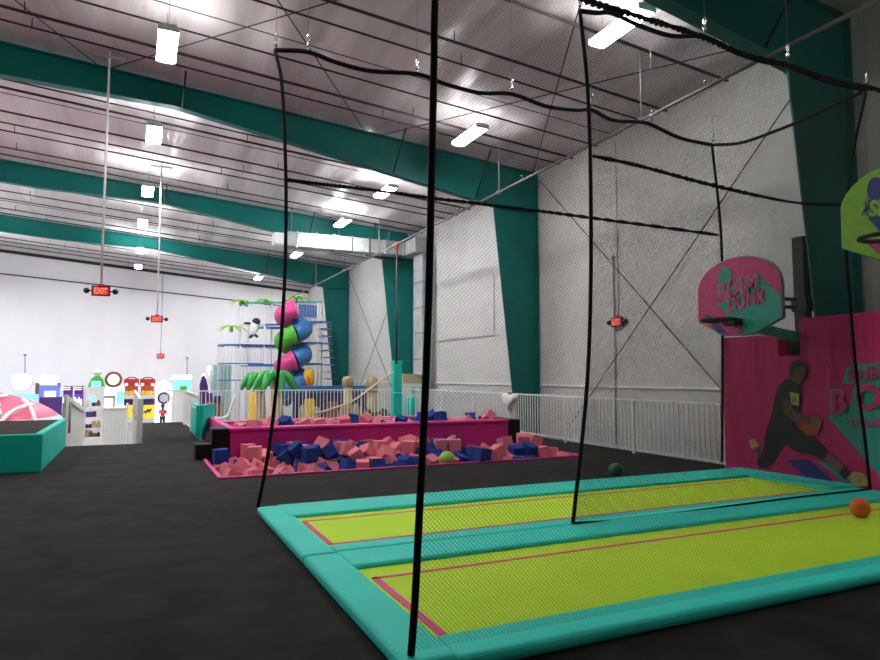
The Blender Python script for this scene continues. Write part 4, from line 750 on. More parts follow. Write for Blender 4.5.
for y, l in ((6.80, 'black padded post behind the pink backboard'), (4.5, 'black padded post behind the lime backboard')):
    t = thing('hoop_post', (9.35, y, 0), l, 'post')
    m = MB(); m.box((9.27, y - .10, 0), (9.43, y + .10, 3.72 if y > 5 else 4.4), .02); m.build('padding', M['black'], t)
    m = MB(); m.box((9.25, y - .13, 2.55), (9.45, y + .13, 2.78), .01); m.build('clamp', M['black'], t)

# ------------------------------------------------------------------ exit signs
def exit_sign(p, label, pole=True, s=1.0, normal=(0, -1, 0), heads=True):
    """sign centred on p, facing normal"""
    p = Vector(p); t = thing('exit_sign', tuple(p), label, 'exit sign', None)
    nrm = Vector(normal); ud = Vector((0, 0, 1)).cross(nrm)
    if True:
        m = MB()
        def bb(u0, u1, v0, v1, n0, n1, mb):
            mb.prism([p + ud * u0 + Vector((0, 0, v0)) + nrm * n0, p + ud * u1 + Vector((0, 0, v0)) + nrm * n0, p + ud * u1 + Vector((0, 0, v1)) + nrm * n0, p + ud * u0 + Vector((0, 0, v1)) + nrm * n0], nrm * (n1 - n0))
        bb(-.17 * s, .17 * s, -.10 * s, .10 * s, -.04, .03, m); m.build('housing', M['black'], t)
        m = MB(); bb(-.145 * s, .145 * s, -.08 * s, .08 * s, .03, .034, m); fc = m.build('face', M['exitred'], t)
        text('lettering', 'EXIT', M['exitletter'], fc, p - ud * .12 * s - Vector((0, 0, .06 * s)) + nrm * .036, ud, (0, 0, 1), .24 * s, .12 * s, .003, .02)
        m = MB(); bb(-.06 * s, .06 * s, .10 * s, .14 * s, -.03, .02, m); m.build('mount', M['red'], t)
    if heads:
        for sg in (-1, 1):
            m = MB(); c = p + ud * sg * .26 * s + nrm * .03; m.tube([p + ud * sg * .17 * s, c], .012, 6)
            m.lathe(c, [(.025, -.03), (.055, .02), (.06, .05)], 12, 'Y' if abs(nrm.y) > .5 else 'X'); m.build('lamp_head', M['black'], t)
    if pole:
        m = MB(); m.tube([p + Vector((0, 0, .12)), (p.x, p.y, roof_z(p.x) + .03)], .022, 8); m.build('pole', M['pole'], t)
        m = MB(); m.box((p.x - .3, p.y - .03, roof_z(p.x) - .16), (p.x + .3, p.y + .03, roof_z(p.x) - .1)); m.build('bracket', M['galv'], t)
p = at(101, 291, Y=14.9); exit_sign(p, 'lit red exit sign with two lamp heads, nearer one on a white pole')
p = at(157, 319, Y=21.9); exit_sign(p, 'lit red exit sign with two lamp heads, farther one on a white pole')
p = at(160.5, 356, Y=YB - .06); exit_sign(p, 'small lit red exit sign low on the white back wall', False, 1.2, heads=False)
m = MB(); m.tube([(p.x, YB - .03, p.z + .1), (p.x, YB - .03, roof_z(p.x) - .3)], .015, 5); tag(m.build('conduit', M['grey']), 'thin conduit rising from the small exit sign on the back wall', 'conduit')
p = at(617, 322, X=WX - .06); exit_sign(p, 'lit red exit sign on the right wall above the railing', False, 1.1, (-1, 0, 0))
m = MB(); m.tube([(WX - .03, p.y - .03, p.z + .1), (WX - .03, p.y - .03, 7.2)], .012, 5); tag(m.build('conduit', M['grey']), 'thin conduit dropping to the exit sign on the right wall', 'conduit')
m = MB(); a = at(613, 258, X=WX - .03); m.tube([(WX - .03, a.y, LOW), (WX - .03, a.y, a.z)], .018, 5); m.lathe((WX - .04, a.y, a.z), [(.03, -.05), (.04, .05)], 8); tag(m.build('standpipe', M['grey']), 'thin grey standpipe beside the right wall exit sign', 'pipe')
m = MB(); a, b, c = at(430, 342, X=WX - .03), at(494, 335, X=WX - .03), at(494, 275, X=WX - .03); m.tube([a, b, c], .013, 5); tag(m.build('conduit', M['grey']), 'bent thin conduit on the right wall left of the second teal post', 'conduit')

# ------------------------------------------------------------------ air duct
t = thing('air_duct', (7.5, 23.4, 6.2), 'silver rectangular air duct hanging before the third teal frame and running down the right wall', 'air duct')
m = MB(); m.box((4.90, 24.02, 6.36), (9.62, 24.62, 6.90), .01); m.build('duct_run', M['galv'], t)
m = MB(); m.box((9.62, 23.0, 6.34), (10.33, 24.62, 6.92), .02); m.build('elbow', M['galv'], t)
for x in (5.3, 6.0, 6.7, 7.4, 8.1, 8.8, 9.5): m = MB(); m.box((x, 23.99, 6.33), (x + .05, 24.65, 6.93)); m.build('flange', M['chrome'], t)
m = MB(); m.box((4.48, 24.08, 6.40), (4.90, 24.56, 6.84), .04); m.build('outlet', M['white'], t)
m = MB(); m.box((9.95, 23.05, 1.6), (10.33, 23.95, 6.34), .01); m.build('duct_drop', M['galv'], t)
for z in (2.2, 3.2, 4.2, 5.2): m = MB(); m.box((9.935, 23.03, z), (10.34, 23.97, z + .035)); m.build('flange', M['dgrey'], t)
m = MB(); m.tube([(10.2, 22.75, LOW), (10.2, 22.75, 6.6)], .09, 10); m.build('side_pipe', M['grey'], t)
for x in (5.1, 6.9, 8.95): m = MB(); m.tube([(x, 24.05, 6.88), (x, 24.05, roof_z(x))], .012, 5); m.build('hanger', M['grey'], t)

# ------------------------------------------------------------------ raised platform and inflatable
t = thing('platform', (-4.5, 14.7, 0), 'raised platform with black carpet top and teal padded sides', 'platform')
m = MB(); m.box((-9, 12.62, 0), (-1.45, 16.75, .60)); m.build('deck', M['carpet'], t)
for i in range(4):
    x1 = -1.33 - i * 1.95; m = MB(); m.box((x1 - 1.94, 12.53, .0), (x1, 12.63, .615), .02, 3); m.build('side_pad', M['teal_pad'], t)
for i in range(2):
    m = MB(); m.box((-1.46, 12.64 + i * 2.06, .0), (-1.34, 14.69 + i * 2.06, .62), .02, 3); m.build('side_pad', M['teal_pad'], t)
cx_, cy_, rx_, ry_, top_ = -5.6, 20.6, 4.08, 3.4, 1.32
def bagz(x, y):
    a, b = abs((x - cx_) / rx_), abs((y - cy_) / ry_); s = a ** 2.4 + b ** 2.4
    return None if s >= 1 else -.3 + (top_ + .3) * (1 - s) ** .30
t = thing('inflatable', (cx_, cy_, LOW), 'large pink inflatable bag with pale blue edge and white cross marks behind the platform', 'inflatable')
m = MB(); N = 48; 
rows = []
for i in range(N + 1):
    s = (i / N) ** .8; rows.append([])
    for k in range(64):
        a = 2 * PI * k / 64; ca, sa = math.cos(a), math.sin(a)
        q = (abs(ca) ** 2.4 + abs(sa) ** 2.4) ** (-1 / 2.4)
        x, y = cx_ + rx_ * ca * q * s * .9999, cy_ + ry_ * sa * q * s * .9999
        z = -.3 + (top_ + .3) * max(0, 1 - s ** 2.4) ** .42
        rows[-1].append(m.bm.verts.new((x, y, z)))
rows.append([m.bm.verts.new((v.co.x, v.co.y, LOW)) for v in rows[-1]])
mb_ = m
for i in range(len(rows) - 1):
    for k in range(64):
        try:
            f = m.bm.faces.new((rows[i][k], rows[i][(k + 1) % 64], rows[i + 1][(k + 1) % 64], rows[i + 1][k])); f.smooth = True
            cc = f.calc_center_median(); f.material_index = 1 if (i >= N * .88 and cc.y > 18.0) or i >= N * .96 else 0
        except ValueError: pass
bmesh.ops.remove_doubles(m.bm, verts=m.bm.verts, dist=1e-4)
m.build('bag', [M['infl_pink'], M['infl_blue']], t)
m = MB()
for x0, y0, x1, y1 in ((-3.5, 17.65, -2.9, 19.6), (-3.7, 18.3, -3.0, 17.75), (-2.9, 17.7, -2.3, 19.4), (-2.55, 19.6, -2.05, 18.4), (-2.6, 17.9, -2.1, 18.7), (-3.3, 19.2, -2.8, 18.2), (-2.9, 18.6, -3.3, 17.7)):
    pts = []
    for i in range(15):
        x, y = x0 + (x1 - x0) * i / 14, y0 + (y1 - y0) * i / 14; z = bagz(x, y)
        if z is not None: pts.append((x, y, z + .0))
    if len(pts) > 2: m.tube(pts, .05, 6)
m.build('white_mark', M['infl_white'], t)

# ------------------------------------------------------------------ stairwell
t = thing('stair', (-.6, 17.5, LOW), 'dark stairs going down from the deck between white side panels', 'stairs')
for i in range(6):
    m = MB(); m.box((-1.36, 16.86 + i * .30, LOW), (.10, 17.16 + i * .30, -.2 - i * .18 + .0)); m.build('step', M['carpet'], t)
m = MB(); m.prism([(-1.42, 16.9, LOW), (-1.42, 16.9, 1.15), (-1.36, 22.2, .62), (-1.36, 22.2, LOW)], (.05, 0, 0)); m.build('side_panel', M['offwhite'], t)
m = MB(); m.tube([(-1.33, 17.4, .25), (-1.33, 17.4, .95), (-1.31, 21.8, .50)], .025, 6); m.build('handrail', M['grey'], t)
m = MB(); m.prism([(.12, 16.87, -.1), (.12, 16.87, 1.02), (-.02, 18.9, 1.2), (-.02, 18.9, .1), (.05, 17.9, -.3)], (.05, 0, 0)); m.build('side_panel', M['offwhite'], t)
m = MB(); m.box((.08, 16.84, 0), (.20, 16.93, 1.04), .01); m.build('post', M['white'], t)
m = MB(); m.tube([(.05, 17.1, .55), (-.03, 18.6, .72)], .02, 6); m.build('handrail', M['grey'], t)
m = MB(); m.box((-.10, 17.2, LOW), (.04, 18.6, -.28)); m.build('skirt', M['mint'], t)
# slatted half wall and open shelving
p = at(102, 440, Y=26); q = at(125, 440, Y=26)
t = thing('half_wall', (p.x, 26, LOW), 'white grooved half wall standing beyond the stairwell', 'half wall')
m = MB(); m.box((p.x, 26, LOW), (q.x, 26.1, .42)); 
k = p.x + .05
m.build('board', M['offwhite'], t)
m = MB(); m.box((p.x - .04, 25.95, .40), (q.x + .04, 26.15, .47), .01); m.build('cap', M['white'], t)
m = MB()
while k < q.x - .03: m.box((k, 25.985, LOW + .05), (k + .035, 26.0, .36)); k += .085
m.build('groove_strip', M['white'], t)
for dx, l in ((-.06, 'left'), (q.x - p.x, 'right')):
    m = MB(); m.box((p.x + dx, 25.96, LOW), (p.x + dx + .07, 26.1, .62)); m.build('post', M['white'], t)
def a3(x, y, Y): return at(x, y, Y=Y)
t = thing('display_stand', tuple(a3(93, 440, 27)), 'open white shelf stand full of small goods beyond the stairwell', 'shelf stand')
Y0 = 27.0
for x in (83.5, 101.5):
    a, b = a3(x, 440, Y0), a3(x, 386, Y0)
    m = MB(); m.box((a.x - .035, Y0, LOW), (a.x + .035, Y0 + .07, b.z)); m.build('upright', M['white'], t)
a, b = a3(83, 388, Y0), a3(104, 388, Y0); m = MB(); m.box((a.x, Y0 - .02, a.z - .05), (b.x, Y0 + .5, a.z + .03)); m.build('top_board', M['white'], t)
SHY = (407, 418, 429, 438)
for y in SHY:
    a, b = a3(83, y, Y0), a3(102, y, Y0); m = MB(); m.box((a.x, Y0, a.z - .02), (b.x, Y0 + .4, a.z + .02)); m.build('shelf', M['white'], t)
cols = ['cream', 'brown', 'cream', 'trunk', 'white', 'navy', 'purple']
random.seed(3); si = 0
for y, nm in zip(SHY, ('top', 'second', 'third', 'bottom')):
    for k in range(4):
        a = a3(86 + k * 4.1 + random.uniform(-.5, .5), y, Y0 + .12); h = random.uniform(.16, .30); w_ = .07
        m = MB()
        if k % 2: m.lathe((a.x, Y0 + .15, a.z + .022), [(w_ * .8, 0), (w_, .02), (w_, h * .7), (w_ * .45, h * .85), (w_ * .45, h)], 12)
        else: m.box((a.x - w_, Y0 + .08, a.z + .022), (a.x + w_, Y0 + .24, a.z + h), .012); m.box((a.x - w_ * .9, Y0 + .076, a.z + h * .3), (a.x + w_ * .9, Y0 + .08, a.z + h * .7))
        c = random.choice(cols)
        tag(m.build('packaged_item', M[c]), 'small packaged item on the ' + nm + ' shelf of the white stand', 'packaged item', 'goods on the ' + nm + ' shelf of the stand')

# ------------------------------------------------------------------ arcade along the back wall
YA = 40.0
def quad(mb, x0, y0, x1, y1, Y, depth=.5):
    """box whose front covers the pixels x0..x1, y0..y1 of the plane Y"""
    a, b = at(x0, y1, Y=Y), at(x1, y0, Y=Y); mb.box((a.x, Y, a.z), (b.x, Y + depth, b.z)); return mb
def xz(x, y, Y=YA): return at(x, y, Y=Y)
# 1 prize wheel
c = xz(22, 382); t = thing('prize_wheel', (c.x, YA, LOW), 'round glowing white prize wheel machine at the left', 'arcade machine')
m = MB(); m.lathe((c.x, YA + .12, c.z), [(.45, -.06), (.47, -.04), (.47, .06), (.44, .08)], 36, 'Y'); m.build('wheel_case', M['white'], t)
m = MB(); m.lathe((c.x, YA + .05, c.z), [(.42, -.03), (.42, -.02)], 36, 'Y'); m.build('lit_face', M['screen_white'], t)
m = MB(); m.box((c.x - .55, YA, LOW), (c.x + .6, YA + .7, c.z - .62), .03); m.build('cabinet', M['screen_cyan'], t)
# 2 wide game with rounded top
c = xz(49, 385); t = thing('arcade_machine', (c.x, YA, LOW), 'arcade machine with rounded white top and glowing blue violet screen', 'arcade machine')
m = MB(); quad(m, 38, 397, 61, 425, YA, .8); m.build('cabinet', M['purple'], t)
m = MB(); quad(m, 39, 385, 60, 397, YA - .02, .1); m.build('screen', M['screen_blue'], t)
m = MB(); quad(m, 44, 391, 56, 397, YA - .05, .05); m.build('lit_panel', M['screen_white'], t)
m = MB(); e = xz(48, 381); m.ell((e.x, YA + .3, e.z), (.46, .3, .33), 20, 12); quad(m, 40, 382, 57, 386, YA, .6); m.build('rounded_top', M['screen_white'], t)
m = MB(); quad(m, 35, 383, 39, 394, YA, .5); m.build('side_wing', M['brown'], t)
m = MB(); quad(m, 57, 383, 60, 388, YA, .5); m.build('side_wing', M['red'], t)
# 3 pair of violet cabinets
for x0, x1, lab in ((62, 72, 'left one of the two dark violet arcade cabinets with red and white headers'), (73, 83, 'right one of the two dark violet arcade cabinets with red and white headers')):
    c = xz((x0 + x1) / 2, 400); t = thing('arcade_machine', (c.x, YA, LOW), lab, 'arcade machine')
    m = MB(); quad(m, x0, 386, x1, 425, YA, .8); m.build('cabinet', M['purple'], t)
    m = MB(); quad(m, x0 + 1, 387, x1 - 1.5, 390, YA - .04, .06); hd = m.build('header', M['screen_white'], t)
    m = MB(); quad(m, x0 + 1, 388, x1 - 1.5, 389.2, YA - .06, .03); m.build('header_stripe', M['red'], hd)
    m = MB(); quad(m, x0 + 1, 394, x1 - 1, 404, YA - .03, .05); m.build('screen', M['screen_violet'], t)
    m = MB(); 
    for k in range(4): e = xz(x0 + 2 + k * 2, 400 + (k % 2) * 3); m.ell((e.x, YA - .06, e.z), (.05, .02, .16 + .06 * (k % 2)), 8, 6)
    m.build('lit_figure', M['screen_white'], t)
# 4 green topped ride
c = xz(96, 382); t = thing('arcade_machine', (c.x, YA - 1, LOW), 'green roofed kiddie machine topped by a white round head', 'arcade machine')
Yg = YA - 1
m = MB(); P = [xz(x, y, Yg) for x, y in ((87, 388), (91, 379), (95, 376), (100, 376), (103, 380), (105, 388))]; m.prism(P, (0, .8, 0)); m.build('roof', M['slidegreen'], t)
m = MB(); quad(m, 91, 381, 101, 387, Yg - .03, .06); m.build('screen', M['screen_cyan'], t)
m = MB(); quad(m, 88, 388, 104, 424, Yg, .8); m.build('cabinet', M['cream'], t)
m = MB(); quad(m, 90, 396, 96, 404, Yg - .04, .05); m.build('side_screen', M['screen_cyan'], t)
e = xz(97.5, 372.5, Yg); m = MB(); m.ell((e.x, Yg + .3, e.z), (.22, .2, .15), 16, 10); m.tube([(e.x, Yg + .3, e.z - .3), (e.x, Yg + .3, e.z)], .06, 8); m.build('round_head', M['white'], t)
m = MB(); m.ell((e.x - .12, Yg + .3, e.z + .1), (.06, .05, .05), 10, 8); m.ell((e.x + .12, Yg + .3, e.z + .1), (.06, .05, .05), 10, 8); m.build('ear', M['white'], t)
# 5 ring machine
c = xz(113.5, 379.5); t = thing('arcade_machine', (c.x, YA, LOW), 'machine with a brown ring round a glowing white disc', 'arcade machine')
m = MB(); m.tube([(c.x + .36 * math.cos(a), YA, c.z + .36 * math.sin(a)) for a in [2 * PI * i / 32 for i in range(33)]], .075, 8, caps=False); m.build('ring', M['brown'], t)
m = MB(); m.lathe((c.x, YA + .02, c.z), [(.33, -.03), (.33, .03)], 32, 'Y'); m.build('lit_disc', M['screen_white'], t)
m = MB(); quad(m, 103, 387, 124, 425, YA, .7); m.build('cabinet', M['screen_white'], t)
m = MB(); quad(m, 102, 396, 115, 398, YA - .1, .1); quad(m, 102, 396, 104, 408, YA - .1, .1); quad(m, 113, 396, 115, 408, YA - .1, .1); m.build('frame', M['purple'], t)
m = MB(); quad(m, 116, 391, 124, 404, YA - .05, .05); m.build('side_screen', M['screen_cyan'], t)
# 6 claw machines
for x0, x1, lab in ((124, 139, 'left claw machine with dark red top and warm lit interior'), (140, 155, 'right claw machine with dark red top and yellow front showing a dark dog')):
    c = xz((x0 + x1) / 2, 400); t = thing('claw_machine', (c.x, YA - .5, LOW), lab, 'claw machine', None); Yc = YA - .5
    m = MB(); quad(m, x0, 379, x1, 385, Yc, .8); m.build('top', M['red'], t)
    m = MB(); m.tube([xz(x0 + 1, 380, Yc), xz(x0 + 5, 377.5, Yc), xz(x1 - 4, 377.5, Yc), xz(x1 - .5, 380, Yc)], .03, 6); m.build('top_arch', M['brown'], t)
    m = MB(); quad(m, x0 + 1, 385, x1 - 1, 395, Yc + .05, .6); pc = m.build('prize_case', M['lamp_warm'], t)
    m = MB()
    for k in range(3): e = xz(x0 + 3 + k * 4, 393, Yc); m.ell((e.x, Yc + .03, e.z), (.14, .05, .12), 10, 8)
    m.build('toy_heap', M['yellow'], pc)
    m = MB()
    for k in (x0 + 2.5, x1 - 2.5): e = xz(k, 384.5, Yc); m.ell((e.x, Yc - .03, e.z), (.08, .04, .08), 10, 8)
    m.build('top_light', M['screen_white'], t)
    for k in (x0 + .5, x1 - .5): m = MB(); quad(m, k - .5, 380, k + .5, 418, Yc - .02, .05); m.build('corner_post', M['purple'], t)
    m = MB(); quad(m, x0, 395, x1, 399, Yc - .3, .5); m.build('control_shelf', M['white'], t)
    m = MB(); quad(m, x0, 399, x1, 405, Yc, .7); m.build('lower_screen', M['purple'], t)
    m = MB(); quad(m, x0, 405, x1, 418.5, Yc, .7); m.build('front_panel', M['lamp_yellow'], t)
    if x0 == 140:
        m = MB(); m.prism([xz(x, y, Yc - .012) for x, y in ((143, 414), (144, 411), (146, 411), (147, 409), (150, 409.5), (151, 408), (152, 410), (150, 411.5), (150, 414), (149, 412), (147, 412), (146, 415), (145, 412.5))], (0, .01, 0)); m.build('dog_print', M['navy'], t)
# 7 arch machine with face
c = xz(163.5, 400); t = thing('arcade_machine', (c.x, YA - .8, LOW), 'tall white arch shaped machine with a face and magenta ring', 'arcade machine'); Yc = YA - .8
a, b = xz(155.5, 388, Yc), xz(172, 388, Yc); rr = (b.x - a.x) / 2; cxx = (a.x + b.x) / 2
m = MB(); m.prism([(a.x, Yc, LOW)] + [(cxx - rr * math.cos(PI * i / 16), Yc, a.z + rr * .95 * math.sin(PI * i / 16)) for i in range(17)] + [(b.x, Yc, LOW)], (0, .7, 0)); m.build('arch_body', M['screen_white'], t)
m = MB()
for k in (160.5, 166.5): e = xz(k, 386, Yc); m.ell((e.x, Yc - .01, e.z), (.05, .02, .06), 10, 8)
m.tube([xz(161, 390.5, Yc - .01), xz(163.5, 391.5, Yc - .01), xz(166, 390.5, Yc - .01)], .02, 6); m.build('face', M['slat'], t)
e = xz(163.8, 398, Yc); m = MB(); m.tube([(e.x + .28 * math.cos(a), Yc - .05, e.z + .28 * math.sin(a)) for a in [2 * PI * i / 28 for i in range(29)]], .05, 8, caps=False); m.build('ring', M['purple'], t)
m = MB(); m.lathe((e.x, Yc - .03, e.z), [(.24, -.01), (.24, .01)], 24, 'Y'); m.build('ring_face', M['infl_white'], t)
# 8 blue screen machine
c = xz(182, 382); t = thing('arcade_machine', (c.x, YA, LOW), 'arcade machine with white header over a bright aqua screen', 'arcade machine')
m = MB(); quad(m, 172.5, 375, 192, 379.5, YA - .1, .6); m.build('header', M['screen_white'], t)
m = MB(); quad(m, 173, 379.5, 191.5, 391, YA, .3); m.build('screen', M['screen_cyan'], t)
m = MB(); quad(m, 180, 386, 187, 390, YA - .03, .04); m.build('screen_picture', M['slidegreen'], t)
m = MB(); quad(m, 173, 391, 191.5, 425, YA, .8); m.build('cabinet', M['white'], t)
# low red and brown games behind the railing
for x0, x1, y0, mt, sc_, l in ((184, 191, 392, 'brown', 'red', 'brown game cabinet behind the railing post'), (192, 199, 394, 'brown', 'navy', 'second brown game cabinet behind the gate pads'), (206, 213, 393, 'red', 'purple', 'orange red game cabinet behind the railing'), (214, 222, 396, 'brown', 'navy', 'dark brown game cabinet below the mint panel')):
    c = xz((x0 + x1) / 2, 400, 33); t = thing('game_cabinet', (c.x, 33, LOW), l, 'game cabinet', None)
    m = MB(); quad(m, x0, y0 + 3, x1, 428, 33, .7); m.build('cabinet', M[mt], t)
    m = MB(); quad(m, x0 + .5, y0, x1 - .5, y0 + 8, 32.95, .1); m.build('marquee', M[sc_], t)
t = thing('lit_tower', tuple(at(203, 428, Y=35)), 'violet pointed tower with glowing top behind the gate pads', 'tower light')
m = MB(); P = [xz(x, y, 35) for x, y in ((200, 428), (200, 385), (202, 377), (204, 375), (206, 379), (208, 387), (208, 428))]; m.prism(P, (0, .3, 0)); m.build('body', M['purple'], t)
e = xz(204, 376, 35); m = MB(); m.ell((e.x, 35.1, e.z), (.10, .10, .14), 12, 10); m.build('lit_tip', M['screen_white'], t)
t = thing('lit_tower', tuple(at(210, 428, Y=35)), 'white slanted post with glowing tip left of the mint panel', 'tower light')
m = MB(); m.tube([xz(213, 392, 35), xz(209.5, 370, 35)], .09, 8); m.tube([(xz(213, 392, 35).x, 35, LOW), xz(213, 392, 35)], .09, 8); m.build('body', M['white'], t)
e = xz(209, 369, 35); m = MB(); m.ell((e.x, 35, e.z), (.12, .12, .15), 12, 10); m.build('lit_tip', M['ltpurple'], t)
# bent glow behind the railing, drawn as an unlit white tube
m = MB(); m.tube(catmull([tuple(xz(x, y, 31)) for x, y in ((206, 417), (222, 418), (228, 415), (233, 402), (236, 396))], 6), .06, 8); tag(m.build('glow_tube', M['white']), 'unlit white tube standing for a bent glow behind the railing left of the palm', 'glow tube')
t = MB(); quad(t, 213, 365, 231, 391, 34.5, .3); a = at(213, 391, Y=34.5); b = at(231, 391, Y=34.5); t.box((a.x, 34.5, LOW), (b.x, 34.8, a.z)); tag(t.build('panel_wall', M['mint']), 'pale mint upright panel left of the play structure', 'panel')

# child at the arch machine
def figure(label, base, H, mats, face=0.0):
    t = thing('person', tuple(base), label, 'person')
    s = H / 1.1
    def skin(name, verts, edges, rad, mat, sub=1):
        me = D.meshes.new(name); me.from_pydata([(v[0] * s, v[1] * s, v[2] * s) for v in verts], edges, [])
        o = D.objects.new(name, me); C.objects.link(o); o.parent = t; o.rotation_euler.z = face; WORLD[o.name] = WORLD[t.name]
        md = o.modifiers.new('Skin', 'SKIN'); sv = me.skin_vertices[0].data if me.skin_vertices else None
        if sv is None:
            bpy.context.view_layer.update(); sv = me.skin_vertices[0].data
        for i, r in enumerate(rad): sv[i].radius = (r * s, r * s)
        sv[0].use_root = True
        o.modifiers.new('Sub', 'SUBSURF').levels = sub; o.modifiers['Sub'].render_levels = 2
        me.materials.append(M[mat]); md.use_smooth_shade = True
        return o
    V = [(0, 0, .56), (0, 0, .68), (0, 0, .84), (0, .01, .90), (0, .01, .95),
         (.06, 0, .52), (.065, .0, .30), (.065, -.02, .05), (.065, .06, .02), (-.06, 0, .52), (-.065, 0, .30), (-.065, -.02, .05), (-.065, .06, .02),
         (.11, 0, .81), (.16, .06, .68), (.11, .20, .66), (.08, .26, .67), (-.11, 0, .81), (-.16, .06, .68), (-.11, .20, .66), (-.08, .26, .67)]
    E_ = [(0, 1), (1, 2), (2, 3), (3, 4), (0, 5), (5, 6), (6, 7), (7, 8), (0, 9), (9, 10), (10, 11), (11, 12), (2, 13), (13, 14), (14, 15), (15, 16), (2, 17), (17, 18), (18, 19), (19, 20)]
    R_ = [.085, .08, .075, .035, .035, .06, .045, .03, .03, .06, .045, .03, .03, .04, .03, .022, .018, .04, .03, .022, .018]
    skin('body', V, E_, R_, mats[0])
    skin('shirt', [(0, 0, .55), (0, 0, .68), (0, 0, .84), (.12, 0, .81), (.155, .05, .72), (-.12, 0, .81), (-.155, .05, .72)], [(0, 1), (1, 2), (2, 3), (3, 4), (2, 5), (5, 6)], [.105, .095, .085, .05, .042, .05, .042], mats[1])
    skin('trousers', [(0, 0, .55), (.06, 0, .5), (.065, 0, .3), (.065, -.02, .09), (-.06, 0, .5), (-.065, 0, .3), (-.065, -.02, .09)], [(0, 1), (1, 2), (2, 3), (0, 4), (4, 5), (5, 6)], [.10, .072, .055, .042, .072, .055, .042], mats[2])
    c = WORLD[t.name] + Vector((0, .01, 1.02)) * s
    m = MB(); m.ell(c, (.078 * s, .09 * s, .105 * s), 20, 14); m.ell(c + Vector((0, .09, -.01)) * s, (.012 * s, .02 * s, .02 * s), 8, 6)
    m.ell(c + Vector((.08, 0, -.01)) * s, (.012 * s, .02 * s, .03 * s), 8, 6); m.ell(c + Vector((-.08, 0, -.01)) * s, (.012 * s, .02 * s, .03 * s), 8, 6); m.build('head', M[mats[0]], t)
    m = MB(); m.ell(c + Vector((0, -.02, .03)) * s, (.09 * s, .095 * s, .10 * s), 20, 14); m.ell(c + Vector((0, -.09, -.06)) * s, (.05 * s, .035 * s, .12 * s), 14, 10); m.build('hair', M[mats[3]], t)
    return t
b = xz(163.0, 400, 38.2); figure('small child in a hot pink shirt and dark trousers facing the white arch machine', (b.x, 38.2, LOW), 1.25, ('skin', 'shirt', 'navy', 'hair'))

# ------------------------------------------------------------------ indoor play structure
YP = 33.0
t = thing('play_structure', (6.5, YP, LOW), 'tall indoor play structure with white posts, blue decks and netted climbing tower', 'play structure')
def pz(x, y, Y=YP): return at(x, y, Y=Y)
def post(x, ytop, Y=YP):
    a = pz(x, ytop, Y); m = MB(); m.tube([(a.x, Y, LOW), (a.x, Y, a.z)], .045, 8); m.build('post', M['white'], t)
for x, y in ((241, 303), (265, 303), (297, 302), (318, 302)): post(x, y)
for x, y in ((231, 346), (248, 330), (272, 303), (303, 303), (322, 303)): post(x, y, YP + 2.2)
def beam(x0, y0, x1, y1, mt, Y=YP, r=.05):
    m = MB(); m.bar(pz(x0, y0, Y), pz(x1, y1, Y), .10, r * 2); m.build('crossbar', M[mt], t)
beam(241, 303, 322, 302, 'turq'); beam(265, 325, 297, 324, 'blue'); beam(240, 325, 265, 325, 'slat'); beam(241, 303, 248, 306, 'turq')
beam(297, 322, 322, 322, 'blue'); beam(297, 343, 322, 343, 'blue'); beam(297, 364, 322, 364, 'blue'); beam(248, 365, 297, 365, 'blue')
for y in (322, 343, 364):
    a, b = pz(297, y), pz(320, y); m = MB(); m.box((a.x, YP, a.z - .03), (b.x, YP + 2.2, a.z + .03)); m.build('deck', M['blue'], t)
for y, x0 in ((325, 265), (345, 241), (365, 246)):
    a, b = pz(x0, y), pz(297, y); m = MB(); m.box((a.x, YP + .9, a.z - .05), (b.x - .5, YP + 2.2, a.z + .0)); m.build('deck', M['blue'], t)
# blue translucent-looking panels round the top of the tower
m = MB(); a, b = pz(299, 317), pz(317, 305); m.box((a.x, YP + .02, a.z), (b.x, YP + .06, b.z), .01); m.build('window_panel', M['blue'], t)
# stair flights at the right, seen edge on
for k in range(9):
    x = 320 + k * .9; y = 322 + k * 7.2
    a, b = pz(x, y, YP + .3), pz(x + 11 - k * .2, y, YP + .3); m = MB(); m.box((a.x, YP + .3, a.z), (b.x, YP + 1.3, a.z + .06)); m.build('step', M['blue'], t)
# safety netting of the tower
def flatnet(a, b, z0, z1, Y):
    m = MB(); k = a
    while k <= b: m.bar((k, Y, z0), (k, Y, z1), .010, .010); k += .14
    k = z0
    while k <= z1: m.bar((a, Y, k), (b, Y, k), .010, .010); k += .14
    return m.build('safety_mesh', M['slat'], t)
A, B = pz(297, 388), pz(322, 304); flatnet(A.x, B.x, A.z, B.z, YP - .02)
A, B = pz(320, 388), pz(334, 322); flatnet(A.x, B.x, A.z, B.z, YP + .28)
A, B = pz(241, 388), pz(297, 304); flatnet(A.x, B.x, A.z, B.z, YP + 2.25)
# curved slatted balcony on the left
ca = pz(241, 345); ccx, ccy, cr = ca.x + .0, YP + .9, .95
m = MB(); pts = [(ccx - cr * math.sin(a), ccy - cr * math.cos(a)) for a in [PI * i / 14 for i in range(12)]]
for x, y in pts: m.tube([(x, y, LOW), (x, y, ca.z)], .02, 5)
q_ = pz(265, 345).x; k = ccx
while k < q_ + 1.0: m.tube([(k, YP, pz(241, 388).z), (k, YP, ca.z)], .018, 5); k += .16
m.build('slat_rail', M['slat'], t)
m = MB(); m.tube([(x, y, ca.z) for x, y in pts[::-1]] + [(ccx, YP, ca.z), (q_ + 1.0, YP, ca.z)], .055, 8); m.build('curved_rail', M['blue'], t)
for dz in (.9, 1.7): m = MB(); m.tube([(x, y, ca.z - dz) for x, y in pts[::-1]] + [(ccx, YP, ca.z - dz), (q_, YP, ca.z - dz)], .03, 6); m.build('rail', M['blue'], t)
